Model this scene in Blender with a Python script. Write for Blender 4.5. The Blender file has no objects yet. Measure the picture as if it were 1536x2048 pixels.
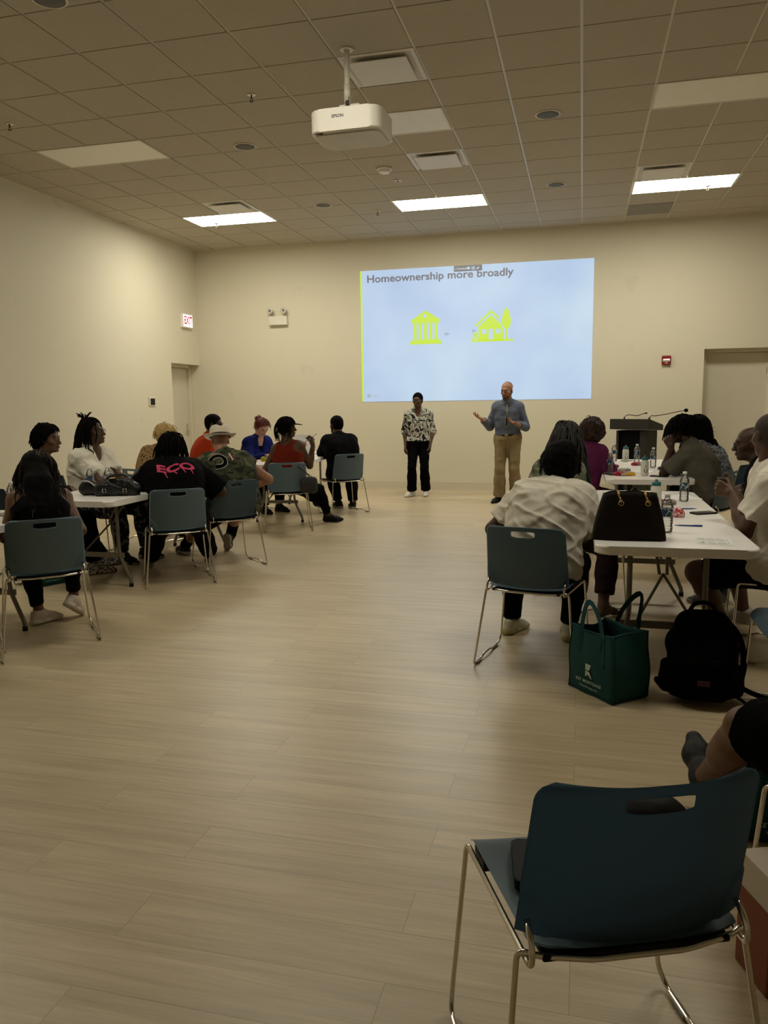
import bpy, bmesh, math, random
import numpy as np
from mathutils import Vector, Matrix
from mathutils.bvhtree import BVHTree
random.seed(7)
PI = math.pi
SC = bpy.context.scene
COL = SC.collection
T = .6096                       # ceiling tile
YW, XL, ZC = 12.647, -6.553, 4.077
X0 = -.0606
XR, YF = 5.6, -2.6
# ------------------------------------------------------------------ camera
cam_d = bpy.data.cameras.new('camera')
cam = bpy.data.objects.new('camera', cam_d); COL.objects.link(cam)
yaw, pitch, roll = .250350, .140743, -.013981
cy, sy, cp, sp = math.cos(yaw), math.sin(yaw), math.cos(pitch), math.sin(pitch)
fw = Vector((-sy*cp, cy*cp, -sp)); rt = Vector((cy, sy, 0)); up = rt.cross(fw)
r2 = rt*math.cos(roll)+up*math.sin(roll); u2 = up*math.cos(roll)-rt*math.sin(roll)
M = Matrix((r2, u2, -fw)).transposed().to_4x4(); M.translation = (0, 0, 1.45185)
cam.matrix_world = M
cam_d.sensor_fit = 'VERTICAL'; cam_d.sensor_height = 36; cam_d.lens = 1547.4/2048*36
cam_d.clip_start = .05; cam_d.clip_end = 60
SC.camera = cam
# ------------------------------------------------------------------ world, exposure
SC.view_settings.view_transform = 'Standard'; SC.view_settings.look = 'None'
SC.view_settings.gamma = 1; SC.view_settings.use_curve_mapping = False
SC.view_settings.exposure = 0.95
wd = bpy.data.worlds.new('world'); SC.world = wd; wd.use_nodes = True
wd.node_tree.nodes['Background'].inputs[0].default_value = (.9, .95, 1, 1)
wd.node_tree.nodes['Background'].inputs[1].default_value = 0.0
SC.cycles.use_denoising = True
SC.cycles.max_bounces = 8; SC.cycles.diffuse_bounces = 5
SC.cycles.sample_clamp_indirect = 6
LAMP_COL = (1, .94, .77); LAMP_W = 16.0; SLIDE_W = .44; REAR_W = 8.8

# ------------------------------------------------------------------ materials
MATS = {}
def nt(name):
    m = bpy.data.materials.new(name); m.use_nodes = True
    n = m.node_tree.nodes; return m, n, m.node_tree.links, n['Principled BSDF']
def mat(name, col, rough=.6, metal=0, bump=0, bscale=200, spec=.4, emit=None, estr=1, var=0, vscale=8, crease=0):
    if name in MATS: return MATS[name]
    m, n, l, b = nt(name)
    b.inputs['Base Color'].default_value = (*col, 1); b.inputs['Roughness'].default_value = rough
    b.inputs['Metallic'].default_value = metal; b.inputs['Specular IOR Level'].default_value = spec
    if emit:
        b.inputs['Emission Color'].default_value = (*emit, 1); b.inputs['Emission Strength'].default_value = estr
    tc = n.new('ShaderNodeTexCoord')
    if bump:
        t = n.new('ShaderNodeTexNoise'); t.inputs['Scale'].default_value = bscale; t.inputs['Detail'].default_value = 4
        l.new(tc.outputs['Object'], t.inputs['Vector'])
        u = n.new('ShaderNodeBump'); u.inputs['Strength'].default_value = bump; u.inputs['Distance'].default_value = .004
        l.new(t.outputs['Fac'], u.inputs['Height']); l.new(u.outputs['Normal'], b.inputs['Normal'])
        if crease:
            mp = n.new('ShaderNodeMapping'); mp.inputs['Rotation'].default_value = (.3, .9, .5); mp.inputs['Scale'].default_value = (1, 1, 2.2); l.new(tc.outputs['Object'], mp.inputs['Vector'])
            w = n.new('ShaderNodeTexNoise'); w.noise_type = 'RIDGED_MULTIFRACTAL'; w.inputs['Scale'].default_value = 5.5; w.inputs['Detail'].default_value = 3; w.inputs['Distortion'].default_value = .9; l.new(mp.outputs['Vector'], w.inputs['Vector'])
            u3 = n.new('ShaderNodeBump'); u3.inputs['Strength'].default_value = crease; u3.inputs['Distance'].default_value = .02; l.new(w.outputs['Fac'], u3.inputs['Height']); l.new(u.outputs['Normal'], u3.inputs['Normal']); l.new(u3.outputs['Normal'], b.inputs['Normal'])
    t = n.new('ShaderNodeTexNoise'); t.inputs['Scale'].default_value = vscale; t.inputs['Detail'].default_value = 3
    l.new(tc.outputs['Object'], t.inputs['Vector'])
    r = n.new('ShaderNodeMapRange'); r.inputs['To Min'].default_value = 1-max(var, .03); r.inputs['To Max'].default_value = 1+max(var, .03)
    l.new(t.outputs['Fac'], r.inputs['Value'])
    x = n.new('ShaderNodeMix'); x.data_type = 'RGBA'; x.blend_type = 'MULTIPLY'; x.inputs[0].default_value = 1
    x.inputs[6].default_value = (*col, 1); l.new(r.outputs['Result'], x.inputs[7]); l.new(x.outputs[2], b.inputs['Base Color'])
    MATS[name] = m; return m
def pattern(name, cols, kind='noise', scale=10, detail=2, stops=None, rough=.8, stretch=(1, 1, 1), distort=0):
    """blotchy cloth: colour ramp (constant steps) over a noise or voronoi field"""
    if name in MATS: return MATS[name]
    m, n, l, b = nt(name); b.inputs['Roughness'].default_value = rough; b.inputs['Specular IOR Level'].default_value = .15
    tc = n.new('ShaderNodeTexCoord'); mp = n.new('ShaderNodeMapping'); mp.inputs['Scale'].default_value = stretch
    l.new(tc.outputs['Object'], mp.inputs['Vector'])
    if kind == 'noise':
        t = n.new('ShaderNodeTexNoise'); t.inputs['Detail'].default_value = detail; t.inputs['Distortion'].default_value = distort; o = t.outputs['Fac']
    else:
        t = n.new('ShaderNodeTexVoronoi'); t.feature = 'F1'; o = t.outputs['Distance']
    t.inputs['Scale'].default_value = scale; l.new(mp.outputs['Vector'], t.inputs['Vector'])
    r = n.new('ShaderNodeValToRGB'); r.color_ramp.interpolation = 'CONSTANT'
    e = r.color_ramp.elements
    for i, c in enumerate(cols):
        if i < 2: q = e[i]; q.position = stops[i]
        else: q = e.new(stops[i])
        q.color = (*c, 1)
    l.new(o, r.inputs['Fac']); l.new(r.outputs['Color'], b.inputs['Base Color'])
    MATS[name] = m; return m

CHROME = mat('chrome', (.72, .68, .6), .16, 1)
BLUE = mat('blue_plastic', (.112, .172, .212), .42, spec=.45, bump=.05, bscale=900)
BLACKP = mat('black_plastic', (.006, .006, .006), .5, spec=.25)
WHITEP = mat('white_table_plastic', (.88, .85, .83), .26, bump=.15, bscale=500)
STEEL = mat('grey_painted_steel', (.19, .175, .14), .4, .3)
PAPER = mat('white_paper', (.8, .8, .78), .8)
WHITE = mat('white_paint', (.72, .68, .58), .5)
TEAL = mat('teal_nonwoven', (.002, .056, .056), .8, bump=.4, bscale=400)
BLACKC = mat('black_cloth', (.0022, .0022, .0024), .95, bump=.3, bscale=300, spec=.03)
BLACKL = mat('black_leather', (.004, .004, .004), .42, bump=.5, bscale=90)
def skin(i): 
    c = [(.055, .026, .014), (.085, .040, .020), (.125, .062, .032), (.34, .17, .105), (.48, .27, .19)][i]
    return mat('skin_tone_%s' % 'abcde'[i], c, .5, bump=.08, bscale=250, spec=.35)
LIP = mat('lips', (.12, .035, .03), .45); EYEW = mat('eye_white', (.16, .13, .11), .6, spec=.1); IRIS = mat('iris', (.01, .006, .004), .2)
LIPL = mat('lips_pale', (.36, .12, .09), .45)

# ------------------------------------------------------------------ object helpers
def link(name, me, parent=None, mats=(), smooth=False):
    o = bpy.data.objects.new(name, me); COL.objects.link(o)
    for m in mats: me.materials.append(m)
    if smooth:
        me.polygons.foreach_set('use_smooth', [True]*len(me.polygons))
    if parent: o.parent = parent
    return o
def tag(o, label=None, cat=None, group=None, kind=None):
    if label: o['label'] = label
    if cat: o['category'] = cat
    if group: o['group'] = group
    if kind: o['kind'] = kind
    return o
def empty(name, loc, rz, label, cat, group=None):
    o = bpy.data.objects.new(name, None); COL.objects.link(o); o.empty_display_size = .1
    o.location = loc; o.rotation_euler = (0, 0, math.radians(rz)); return tag(o, label, cat, group)
class MB:
    """collects shapes of one part; build() links them as one mesh object"""
    def __init__(s): s.bm = bmesh.new()
    def box(s, x0, x1, y0, y1, z0, z1, bev=0, mi=0, seg=2):
        vs = [s.bm.verts.new((x, y, z)) for x in (x0, x1) for y in (y0, y1) for z in (z0, z1)]
        fs = [s.bm.faces.new([vs[i] for i in q]) for q in ((0, 1, 3, 2), (4, 6, 7, 5), (0, 4, 5, 1), (2, 3, 7, 6), (0, 2, 6, 4), (1, 5, 7, 3))]
        for f in fs: f.material_index = mi
        if bev:
            es = set(e for f in fs for e in f.edges)
            r = bmesh.ops.bevel(s.bm, geom=list(es), offset=bev, segments=seg, affect='EDGES', profile=.5)
            for f in r['faces']: f.material_index = mi
        return s
    def tube(s, pts, r, n=8, bend=0, mi=0, closed=False, cap=True, flat=1.0):
        pts = [Vector(p) for p in pts]
        if bend: pts = rounded(pts, bend)
        rs = r if isinstance(r, (list, tuple)) else [r]*len(pts)
        if len(rs) != len(pts): rs = [rs[0]+(rs[-1]-rs[0])*i/(len(pts)-1) for i in range(len(pts))]
        rings = []; prev = None
        for i, p in enumerate(pts):
            if closed: t = pts[(i+1) % len(pts)]-pts[i-1]
            else: t = pts[min(i+1, len(pts)-1)]-pts[max(i-1, 0)]
            t = t.normalized() if t.length > 1e-9 else Vector((0, 0, 1))
            if prev is None:
                a = Vector((0, 0, 1)) if abs(t.z) < .9 else Vector((1, 0, 0)); x = t.cross(a).normalized()
            else:
                x = prev-t*prev.dot(t); x = x.normalized() if x.length > 1e-6 else t.orthogonal().normalized()
            prev = x; y = t.cross(x)
            rings.append([s.bm.verts.new(p+(x*math.cos(k*2*PI/n)*flat+y*math.sin(k*2*PI/n))*rs[i]) for k in range(n)])
        m = len(rings)
        for i in range(m if closed else m-1):
            A, B = rings[i], rings[(i+1) % m]
            for k in range(n):
                f = s.bm.faces.new((A[k], A[(k+1) % n], B[(k+1) % n], B[k])); f.material_index = mi; f.smooth = True
        if cap and not closed:
            for R_ in (rings[0][::-1], rings[-1]): f = s.bm.faces.new(R_); f.material_index = mi
        return s
    def lathe(s, prof, n=24, c=(0, 0, 0), mi=0, sx=1, sy=1, axis='z', cap=True):
        rings = []
        for r, z in prof:
            ring = []
            for k in range(n):
                a = 2*PI*k/n; p = (r*math.cos(a)*sx, r*math.sin(a)*sy, z)
                if axis == 'y': p = (p[0], z, p[1])
                if axis == 'x': p = (z, p[0], p[1])
                ring.append(s.bm.verts.new((c[0]+p[0], c[1]+p[1], c[2]+p[2])))
            rings.append(ring)
        for A, B in zip(rings, rings[1:]):
            for k in range(n):
                f = s.bm.faces.new((A[k], A[(k+1) % n], B[(k+1) % n], B[k])); f.material_index = mi; f.smooth = True
        if cap:
            for R_ in (rings[0][::-1], rings[-1]): f = s.bm.faces.new(R_); f.material_index = mi
        return s
    def grid(s, fn, nu, nv, mi=0, skip=None, smooth=True):
        V = [[s.bm.verts.new(fn(i/nu, j/nv)) for j in range(nv+1)] for i in range(nu+1)]
        fs = []
        for i in range(nu):
            for j in range(nv):
                if skip and skip(i, j): continue
                f = s.bm.faces.new((V[i][j], V[i+1][j], V[i+1][j+1], V[i][j+1])); f.material_index = mi; f.smooth = smooth; fs.append(f)
        return fs
    def poly(s, pts, z0, z1, mi=0, bev=0):
        """prism of an outline in xy"""
        a = [s.bm.verts.new((x, y, z0)) for x, y in pts]; b = [s.bm.verts.new((x, y, z1)) for x, y in pts]
        fs = [s.bm.faces.new(a[::-1]), s.bm.faces.new(b)]; n = len(pts)
        for k in range(n): fs.append(s.bm.faces.new((a[k], a[(k+1) % n], b[(k+1) % n], b[k])))
        for f in fs: f.material_index = mi
        if bev:
            es = list(fs[0].edges)+list(fs[1].edges)
            r = bmesh.ops.bevel(s.bm, geom=es, offset=bev, segments=3, affect='EDGES', profile=.5)
            for f in r['faces']: f.material_index = mi
        return s
    def xf(s, m): bmesh.ops.transform(s.bm, matrix=m, verts=s.bm.verts); return s
    def solidify(s, t): bmesh.ops.solidify(s.bm, geom=s.bm.faces[:], thickness=t); return s
    def build(s, name, m, parent=None, smooth=False, loc=None, rot=None):
        bmesh.ops.recalc_face_normals(s.bm, faces=s.bm.faces)
        me = bpy.data.meshes.new(name); s.bm.to_mesh(me); s.bm.free()
        o = link(name, me, parent, m if isinstance(m, (list, tuple)) else [m])
        if smooth: me.polygons.foreach_set('use_smooth', [True]*len(me.polygons))
        if loc: o.location = loc
        if rot: o.rotation_euler = rot
        return o
def rounded(pts, r, n=5):
    out = [pts[0]]
    for a, b, c in zip(pts, pts[1:], pts[2:]):
        u = (a-b); v = (c-b); q = min(r, u.length*.49, v.length*.49)
        p0 = b+u.normalized()*q; p1 = b+v.normalized()*q
        for k in range(n+1):
            t = k/n; out.append(p0*(1-t)**2+b*2*t*(1-t)+p1*t*t)
    out.append(pts[-1]); return out
def round_rect(w, h, r, n=6, cx=0, cy_=0):
    o = []
    for sx, sy_, a0 in ((1, 1, 0), (-1, 1, 90), (-1, -1, 180), (1, -1, 270)):
        for k in range(n+1):
            a = math.radians(a0+90*k/n); o.append((cx+sx*(w/2-r)+r*math.cos(a), cy_+sy_*(h/2-r)+r*math.sin(a)))
    return o
def copy_thing(root, loc, rz, label, group=None, name=None):
    r = root.copy(); COL.objects.link(r); r.location = loc; r.rotation_euler = (root.rotation_euler[0], root.rotation_euler[1], math.radians(rz))
    r['label'] = label
    if group: r['group'] = group
    for ch in list(root.children):
        c = ch.copy(); COL.objects.link(c); c.parent = r
        for g in list(ch.children):
            d = g.copy(); COL.objects.link(d); d.parent = c
    return r
def text_mesh(txt, size, bold=0, extrude=.0, align='CENTER', space=1):
    cu = bpy.data.curves.new('t', 'FONT'); cu.body = txt; cu.size = size; cu.offset = bold; cu.extrude = extrude
    cu.align_x = align; cu.align_y = 'CENTER'; cu.space_character = space; cu.resolution_u = 3
    o = bpy.data.objects.new('t', cu); COL.objects.link(o)
    dg = bpy.context.evaluated_depsgraph_get(); dg.update()
    me = bpy.data.meshes.new_from_object(o.evaluated_get(dg)); bpy.data.objects.remove(o); bpy.data.curves.remove(cu)
    me.materials.clear(); return me
def text(name, txt, size, m, mw, parent=None, **k):
    """writing as its own flat mesh; mw places it (local xy plane = writing plane)"""
    me = text_mesh(txt, size, **k); me.transform(mw); return link(name, me, parent, [m])
def decal(name, me, m, mw, target, direction, parent, off=.0025, maxe=.02):
    """drape a flat mesh onto another one along a direction (all in parent's local space)"""
    me.transform(mw)
    bm = bmesh.new(); bm.from_mesh(me); bmesh.ops.triangulate(bm, faces=bm.faces)
    for _ in range(4):
        es = [e for e in bm.edges if e.calc_length() > maxe]
        if not es: break
        bmesh.ops.subdivide_edges(bm, edges=es, cuts=1); bmesh.ops.triangulate(bm, faces=bm.faces)
    tb = bmesh.new(); tb.from_mesh(target.data); tree = BVHTree.FromBMesh(tb); tb.free()
    d = Vector(direction).normalized()
    for v in bm.verts:
        h = tree.ray_cast(v.co-d*.6, d)
        if h[0]: v.co = h[0]-d*off
    bm.to_mesh(me); bm.free(); return link(name, me, parent, [m])
def face_m(o, xdir, ydir):
    """matrix whose xy plane is the writing plane"""
    x = Vector(xdir).normalized(); y = Vector(ydir).normalized(); z = x.cross(y)
    m = Matrix((x, y, z)).transposed().to_4x4(); m.translation = Vector(o); return m

# ------------------------------------------------------------------ smooth bodies: fields, blended and meshed
def wob(P, f, seed, n=5):
    rs = np.random.RandomState(seed); out = np.zeros(len(P))
    for i in range(n):
        d = rs.normal(size=3); d /= np.linalg.norm(d); w = f*(1+.6*i)
        q = P@rs.normal(size=3)*f*.7
        out += np.sin(P@d*w+rs.uniform(0, 6)+1.4*np.sin(q+rs.uniform(0, 6)))/(1+.5*i)
    return out/n**.5
def cap_(a, b, ra, rb=None, k=.03, m=0, clip=None, sub=False): return dict(t='c', a=np.array(a, float), b=np.array(b, float), ra=ra, rb=ra if rb is None else rb, k=k, m=m, clip=clip, sub=sub)
def ell(c, r, R=None, k=.03, m=0, clip=None, sub=False): return dict(t='e', a=np.array(c, float), r=np.array(r, float), R=np.eye(3) if R is None else np.array(R), k=k, m=m, clip=clip, sub=sub)
def grow(p, off, **kw):
    q = dict(p)
    if q['t'] == 'c': q['ra'] += off; q['rb'] += off
    else: q['r'] = q['r']+off
    q.update(kw); return q
def field_mesh(prims, res, planes=()):
    lo = np.full(3, 9.); hi = -lo
    for p in prims:
        if p['sub']: continue
        if p['t'] == 'c': R_ = max(p['ra'], p['rb']); l, h = np.minimum(p['a'], p['b'])-R_, np.maximum(p['a'], p['b'])+R_
        else: R_ = p['r'].max(); l, h = p['a']-R_, p['a']+R_
        lo = np.minimum(lo, l); hi = np.maximum(hi, h)
    lo -= 3*res+.01; hi += 3*res+.01
    n = np.ceil((hi-lo)/res).astype(int)+1
    ax = [lo[i]+res*np.arange(n[i]) for i in range(3)]
    D = np.full(n, .2); I = np.zeros(n, np.int16)
    for p in prims:
        if p['t'] == 'c': R_ = max(p['ra'], p['rb']); l, h = np.minimum(p['a'], p['b'])-R_, np.maximum(p['a'], p['b'])+R_
        else: R_ = p['r'].max(); l, h = p['a']-R_, p['a']+R_
        g = max(p['k'], 2*res)+.02
        i0 = np.clip(((l-g-lo)/res).astype(int), 0, n-1); i1 = np.clip(((h+g-lo)/res).astype(int)+2, 1, n)
        sl = tuple(slice(a, b) for a, b in zip(i0, i1))
        X, Y, Z = np.meshgrid(ax[0][sl[0]], ax[1][sl[1]], ax[2][sl[2]], indexing='ij')
        if X.size == 0: continue
        Q = np.stack([X, Y, Z], -1)
        if p['t'] == 'c':
            ab = p['b']-p['a']; L = ab@ab+1e-12
            t = np.clip(((Q-p['a'])@ab)/L, 0, 1)
            d = np.linalg.norm(Q-p['a']-t[..., None]*ab, axis=-1)-(p['ra']+(p['rb']-p['ra'])*t)
        else:
            q = (Q-p['a'])@p['R']; r = p['r']
            k0 = np.linalg.norm(q/r, axis=-1); k1 = np.linalg.norm(q/(r*r), axis=-1)+1e-9
            d = k0*(k0-1)/k1
        if p['clip'] is not None:
            for (c, nn) in p['clip']:
                nn = np.array(nn, float); nn /= np.linalg.norm(nn); d = np.maximum(d, (Q-np.array(c))@nn)
        old = D[sl]; k = max(p['k'], 1e-4)
        if p['sub']:
            d = -d; hh = np.maximum(k-np.abs(old-d), 0)/k; new = np.maximum(old, d)+hh*hh*k/4
        else:
            hh = np.maximum(k-np.abs(old-d), 0)/k; new = np.minimum(old, d)-hh*hh*k/4
            if p['m'] >= 0: I[sl] = np.where(d < old, p['m'], I[sl])
        D[sl] = new
    if planes:
        X, Y, Z = np.meshgrid(*ax, indexing='ij'); Q = np.stack([X, Y, Z], -1)
        for c, nn in planes:
            nn = np.array(nn, float); nn /= np.linalg.norm(nn); D = np.maximum(D, (Q-np.array(c))@nn)
    S = D < 0
    cells = tuple(s-1 for s in n); cnt = np.zeros(cells); acc = np.zeros(cells+(3,))
    corner = lambda o: tuple(slice(o[i], n[i]-1+o[i]) for i in range(3))
    for axis in range(3):
        for b in (0, 1):
            for c in (0, 1):
                o0 = [0, 0, 0]; o1 = [0, 0, 0]; oth = [i for i in range(3) if i != axis]
                o0[oth[0]] = o1[oth[0]] = b; o0[oth[1]] = o1[oth[1]] = c; o1[axis] = 1
                d0, d1 = D[corner(o0)], D[corner(o1)]; x = (d0 < 0) != (d1 < 0)
                t = np.where(x, d0/np.where(x, d0-d1, 1), 0)
                cnt += x
                for i in range(3): acc[..., i] += np.where(x, (t if i == axis else o0[i]), 0)
    act = cnt > 0; idx = -np.ones(cells, int); idx[act] = np.arange(act.sum())
    ci = np.argwhere(act); V = lo+(ci+acc[act]/cnt[act][:, None])*res
    F = []
    for axis in range(3):
        a, b = [i for i in range(3) if i != axis]
        s0 = [slice(1, n[i]-1) for i in range(3)]; s1 = list(s0); s0[axis] = slice(0, n[axis]-1); s1[axis] = slice(1, n[axis])
        A, B = S[tuple(s0)], S[tuple(s1)]
        for flip in (0, 1):
            e = np.argwhere((A & ~B) if not flip else (~A & B))
            if not len(e): continue
            e = e+1; e[:, axis] -= 1
            def cc(da, db):
                q = e.copy(); q[:, a] += da; q[:, b] += db; return idx[q[:, 0], q[:, 1], q[:, 2]]
            quad = np.stack([cc(-1, -1), cc(0, -1), cc(0, 0), cc(-1, 0)], 1)
            fl = flip ^ (axis == 1)
            F.append(quad[:, ::-1] if fl else quad)
    F = np.concatenate(F); mi = I[ci[:, 0], ci[:, 1], ci[:, 2]]
    return V, F, mi[F[:, 0]]
def np_mesh(name, parts, mats, parent=None):
    vs, fs, ms = [], [], []; o = 0
    for V, F, m_ in parts:
        vs.append(V); fs.append(F+o); ms.append(m_); o += len(V)
    V = np.concatenate(vs); F = np.concatenate(fs); m_ = np.concatenate(ms)
    me = bpy.data.meshes.new(name); me.vertices.add(len(V)); me.vertices.foreach_set('co', V.ravel())
    me.loops.add(F.size); me.loops.foreach_set('vertex_index', F.ravel().astype(np.int32))
    me.polygons.add(len(F)); me.polygons.foreach_set('loop_start', np.arange(0, F.size, 4, dtype=np.int32))
    me.polygons.foreach_set('material_index', np.minimum(m_, len(mats)-1).astype(np.int32))
    me.update(calc_edges=True); me.validate()
    me.polygons.foreach_set('use_smooth', [True]*len(me.polygons))
    return link(name, me, parent, mats)
def relax(V, F, it=1):
    for _ in range(it):
        A = np.zeros_like(V); c = np.zeros(len(V))
        for i, j in ((0, 1), (1, 2), (2, 3), (3, 0)):
            np.add.at(A, F[:, i], V[F[:, j]]); np.add.at(c, F[:, i], 1)
            np.add.at(A, F[:, j], V[F[:, i]]); np.add.at(c, F[:, j], 1)
        V = V*.4+.6*A/np.maximum(c, 1)[:, None]
    return V
def vnormals(V, F):
    n = np.cross(V[F[:, 2]]-V[F[:, 0]], V[F[:, 3]]-V[F[:, 1]]); N = np.zeros_like(V)
    for i in range(4): np.add.at(N, F[:, i], n)
    return N/(np.linalg.norm(N, axis=1)[:, None]+1e-12)
def blob(name, prims, res, mats, parent=None, planes=(), wr=0, wf=14, seed=1, ridge=False, smooth=1, fine=0, an=None):
    V, F, m_ = field_mesh(prims, res, planes); V = relax(V, F, smooth)
    if wr:
        N = vnormals(V, F); Q = V*np.array([1, 1, 1.0]); w = wob(Q, wf, seed)
        if an is not None:
            d = np.array(an[:3]); d = d/np.linalg.norm(d); Q = V-(1-1/an[3])*(V@d)[:, None]*d; Q2 = V-(1-1/an[3])*(V@(d*[1, 1, -1]))[:, None]*(d*[1, 1, -1])
            w = np.exp(-(wob(Q, wf, seed)/.30)**2)+.6*np.exp(-(wob(Q2, wf*.8, seed+4)/.30)**2)-.5+.25*wob(Q, wf*2, seed+7)
        elif ridge: w = .6-np.abs(w)*1.4+.5*wob(Q, wf*2.3, seed+5)
        V = V+N*(w*wr)[:, None]
    if fine: V = V+vnormals(V, F)*(wob(V, 150, seed+9)*fine)[:, None]
    return np_mesh(name, [(V, F, m_)], mats if isinstance(mats, (list, tuple)) else [mats], parent)
# ------------------------------------------------------------------ people
def nrm(v): v = np.array(v, float); return v/(np.linalg.norm(v)+1e-12)
def rotm(yaw_, pit, rol=0):
    """head frame: columns = right, forward, up; yaw>0 turns to the left, pitch>0 looks up"""
    y, p, r = map(math.radians, (yaw_, pit, rol))
    A = np.array([[math.cos(y), -math.sin(y), 0], [math.sin(y), math.cos(y), 0], [0, 0, 1]])
    B = np.array([[1, 0, 0], [0, math.cos(p), -math.sin(p)], [0, math.sin(p), math.cos(p)]])
    C = np.array([[math.cos(r), 0, math.sin(r)], [0, 1, 0], [-math.sin(r), 0, math.cos(r)]])
    return A@B@C
def ik(a, tgt, l1, l2, hint):
    a = np.array(a); d = np.array(tgt)-a; L = np.linalg.norm(d); u = d/L
    L = min(L, (l1+l2)*.995); tgt = a+u*L
    x = (l1*l1-l2*l2+L*L)/(2*L); h = math.sqrt(max(l1*l1-x*x, 0)); hv = np.array(hint, float); hv = hv-u*(hv@u)
    return a+u*x+nrm(hv)*h, tgt
def hand_prims(w, d, n, side, curl=.35, s=1., spread=1., thumb=.5):
    """side=+1 right hand, -1 left. d: towards the fingers, n: palm normal (fingers curl that way)"""
    d = nrm(d); n = nrm(np.array(n)-d*(np.array(n)@d)); t = np.cross(d, n)*side
    w = np.array(w); P = []
    P.append(cap_(w-d*.03, w+d*.015, .024*s, .026*s, .01))
    K = []
    for i in range(4):
        kn = w+d*(.088-.004*abs(i-1)-(.006 if i == 3 else 0))*s+t*(.031-.0205*i)*s-n*.003
        K.append(kn); P.append(cap_(w+t*(.014-.009*i)*s+d*.01, kn, .014*s, .0115*s, .012))
        P.append(cap_(w+t*(.014-.009*i)*s+d*.02+n*.008, kn-d*.015+n*.006, .012*s, .009*s, .012))
    P.append(cap_(w+t*.014*s+n*.008, w+t*.032*s+d*.035*s+n*.012, .015*s, .015*s, .012))
    for i in range(4):
        L = (.072, .080, .075, .060)[i]*s; r = (.0088, .0092, .0088, .0078)[i]*s
        a = K[i]; ang = 0; c = curl*(1+.08*i) if not isinstance(curl, (list, tuple)) else curl[i]
        sp = (1.5-i)*.07*spread
        for j, (fr, am) in enumerate(((.46, 62), (.30, 80), (.24, 50))):
            ang += math.radians(am)*c
            dd = nrm(d*math.cos(ang)+n*math.sin(ang)+t*sp*max(math.cos(ang), 0)); b = a+dd*L*fr
            P.append(cap_(a, b, r*(1-.07*j), r*(.94-.08*j), .006 if j == 0 else .003)); a = b
    a = w+t*.036*s+d*.04*s+n*.012; dd = nrm(d*.75+t*(.75-thumb*.4)+n*(.25+.5*thumb))
    for j, L in enumerate((.036, .031)):
        b = a+dd*L*s; P.append(cap_(a, b, (.0115-.0012*j)*s, (.0105-.0015*j)*s, .006)); a = b; dd = nrm(dd+n*.35*thumb-t*.25*thumb)
    return P
def head_prims(H, R, s=1., jaw=1., neck=None):
    f = lambda x, y, z: H+R@(np.array([x, y, z])*s)
    P = [ell(f(0, -.014, .035), np.array([.074, .094, .082])*s, R, .02),
         ell(f(0, .02, -.03), np.array([.06*jaw, .068, .078])*s, R, .03),
         ell(f(0, .034, -.078), np.array([.046*jaw, .046, .036])*s, R, .025),
         cap_(f(-.014, .07, -.098), f(.014, .07, -.098), .014*s, None, .02),
         cap_(f(-.034, .078, .024), f(.034, .078, .024), .012*s, None, .02)]
    for x in (-1, 1):
        P += [cap_(f(x*.042, .060, -.028), f(x*.05, .04, -.02), .019*s, None, .02),
              ell(f(x*.031, .096, .001), np.array([.017, .013, .012])*s, R, .012, sub=True)]
    P += [cap_(f(0, .086, .006), f(0, .106, -.034), .0075*s, .0115*s, .012),
          cap_(f(-.0105, .097, -.038), f(.0105, .097, -.038), .0085*s, None, .008),
          cap_(f(-.016, .090, -.0605), f(.016, .090, -.0605), .0062*s, None, .004, m=1),
          cap_(f(-.014, .089, -.0705), f(.014, .089, -.0705), .0075*s, None, .004, m=1),
          cap_(f(-.03, .091, -.0655), f(.03, .091, -.0655), .0018*s, None, .002, sub=True)]
    for x in (-1, 1):
        P += [ell(f(x*.076, -.012, -.002), np.array([.008, .019, .031])*s, R@rotm(x*-14, 0), .008),
              ell(f(x*.086, -.006, -.002), np.array([.006, .010, .018])*s, R, .004, sub=True),
              ell(f(x*.031, .080, .001), np.array([.0125, .0125, .0115])*s, R, .002, m=2),
              ell(f(x*.031, .0885, .001), np.array([.0055, .0048, .0055])*s, R, .001, m=3)]
    if neck is not None: P.append(cap_(f(0, -.022, -.05), neck, .051*s, .058*s, .03))
    return P
PEOPLE = {}
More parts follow.
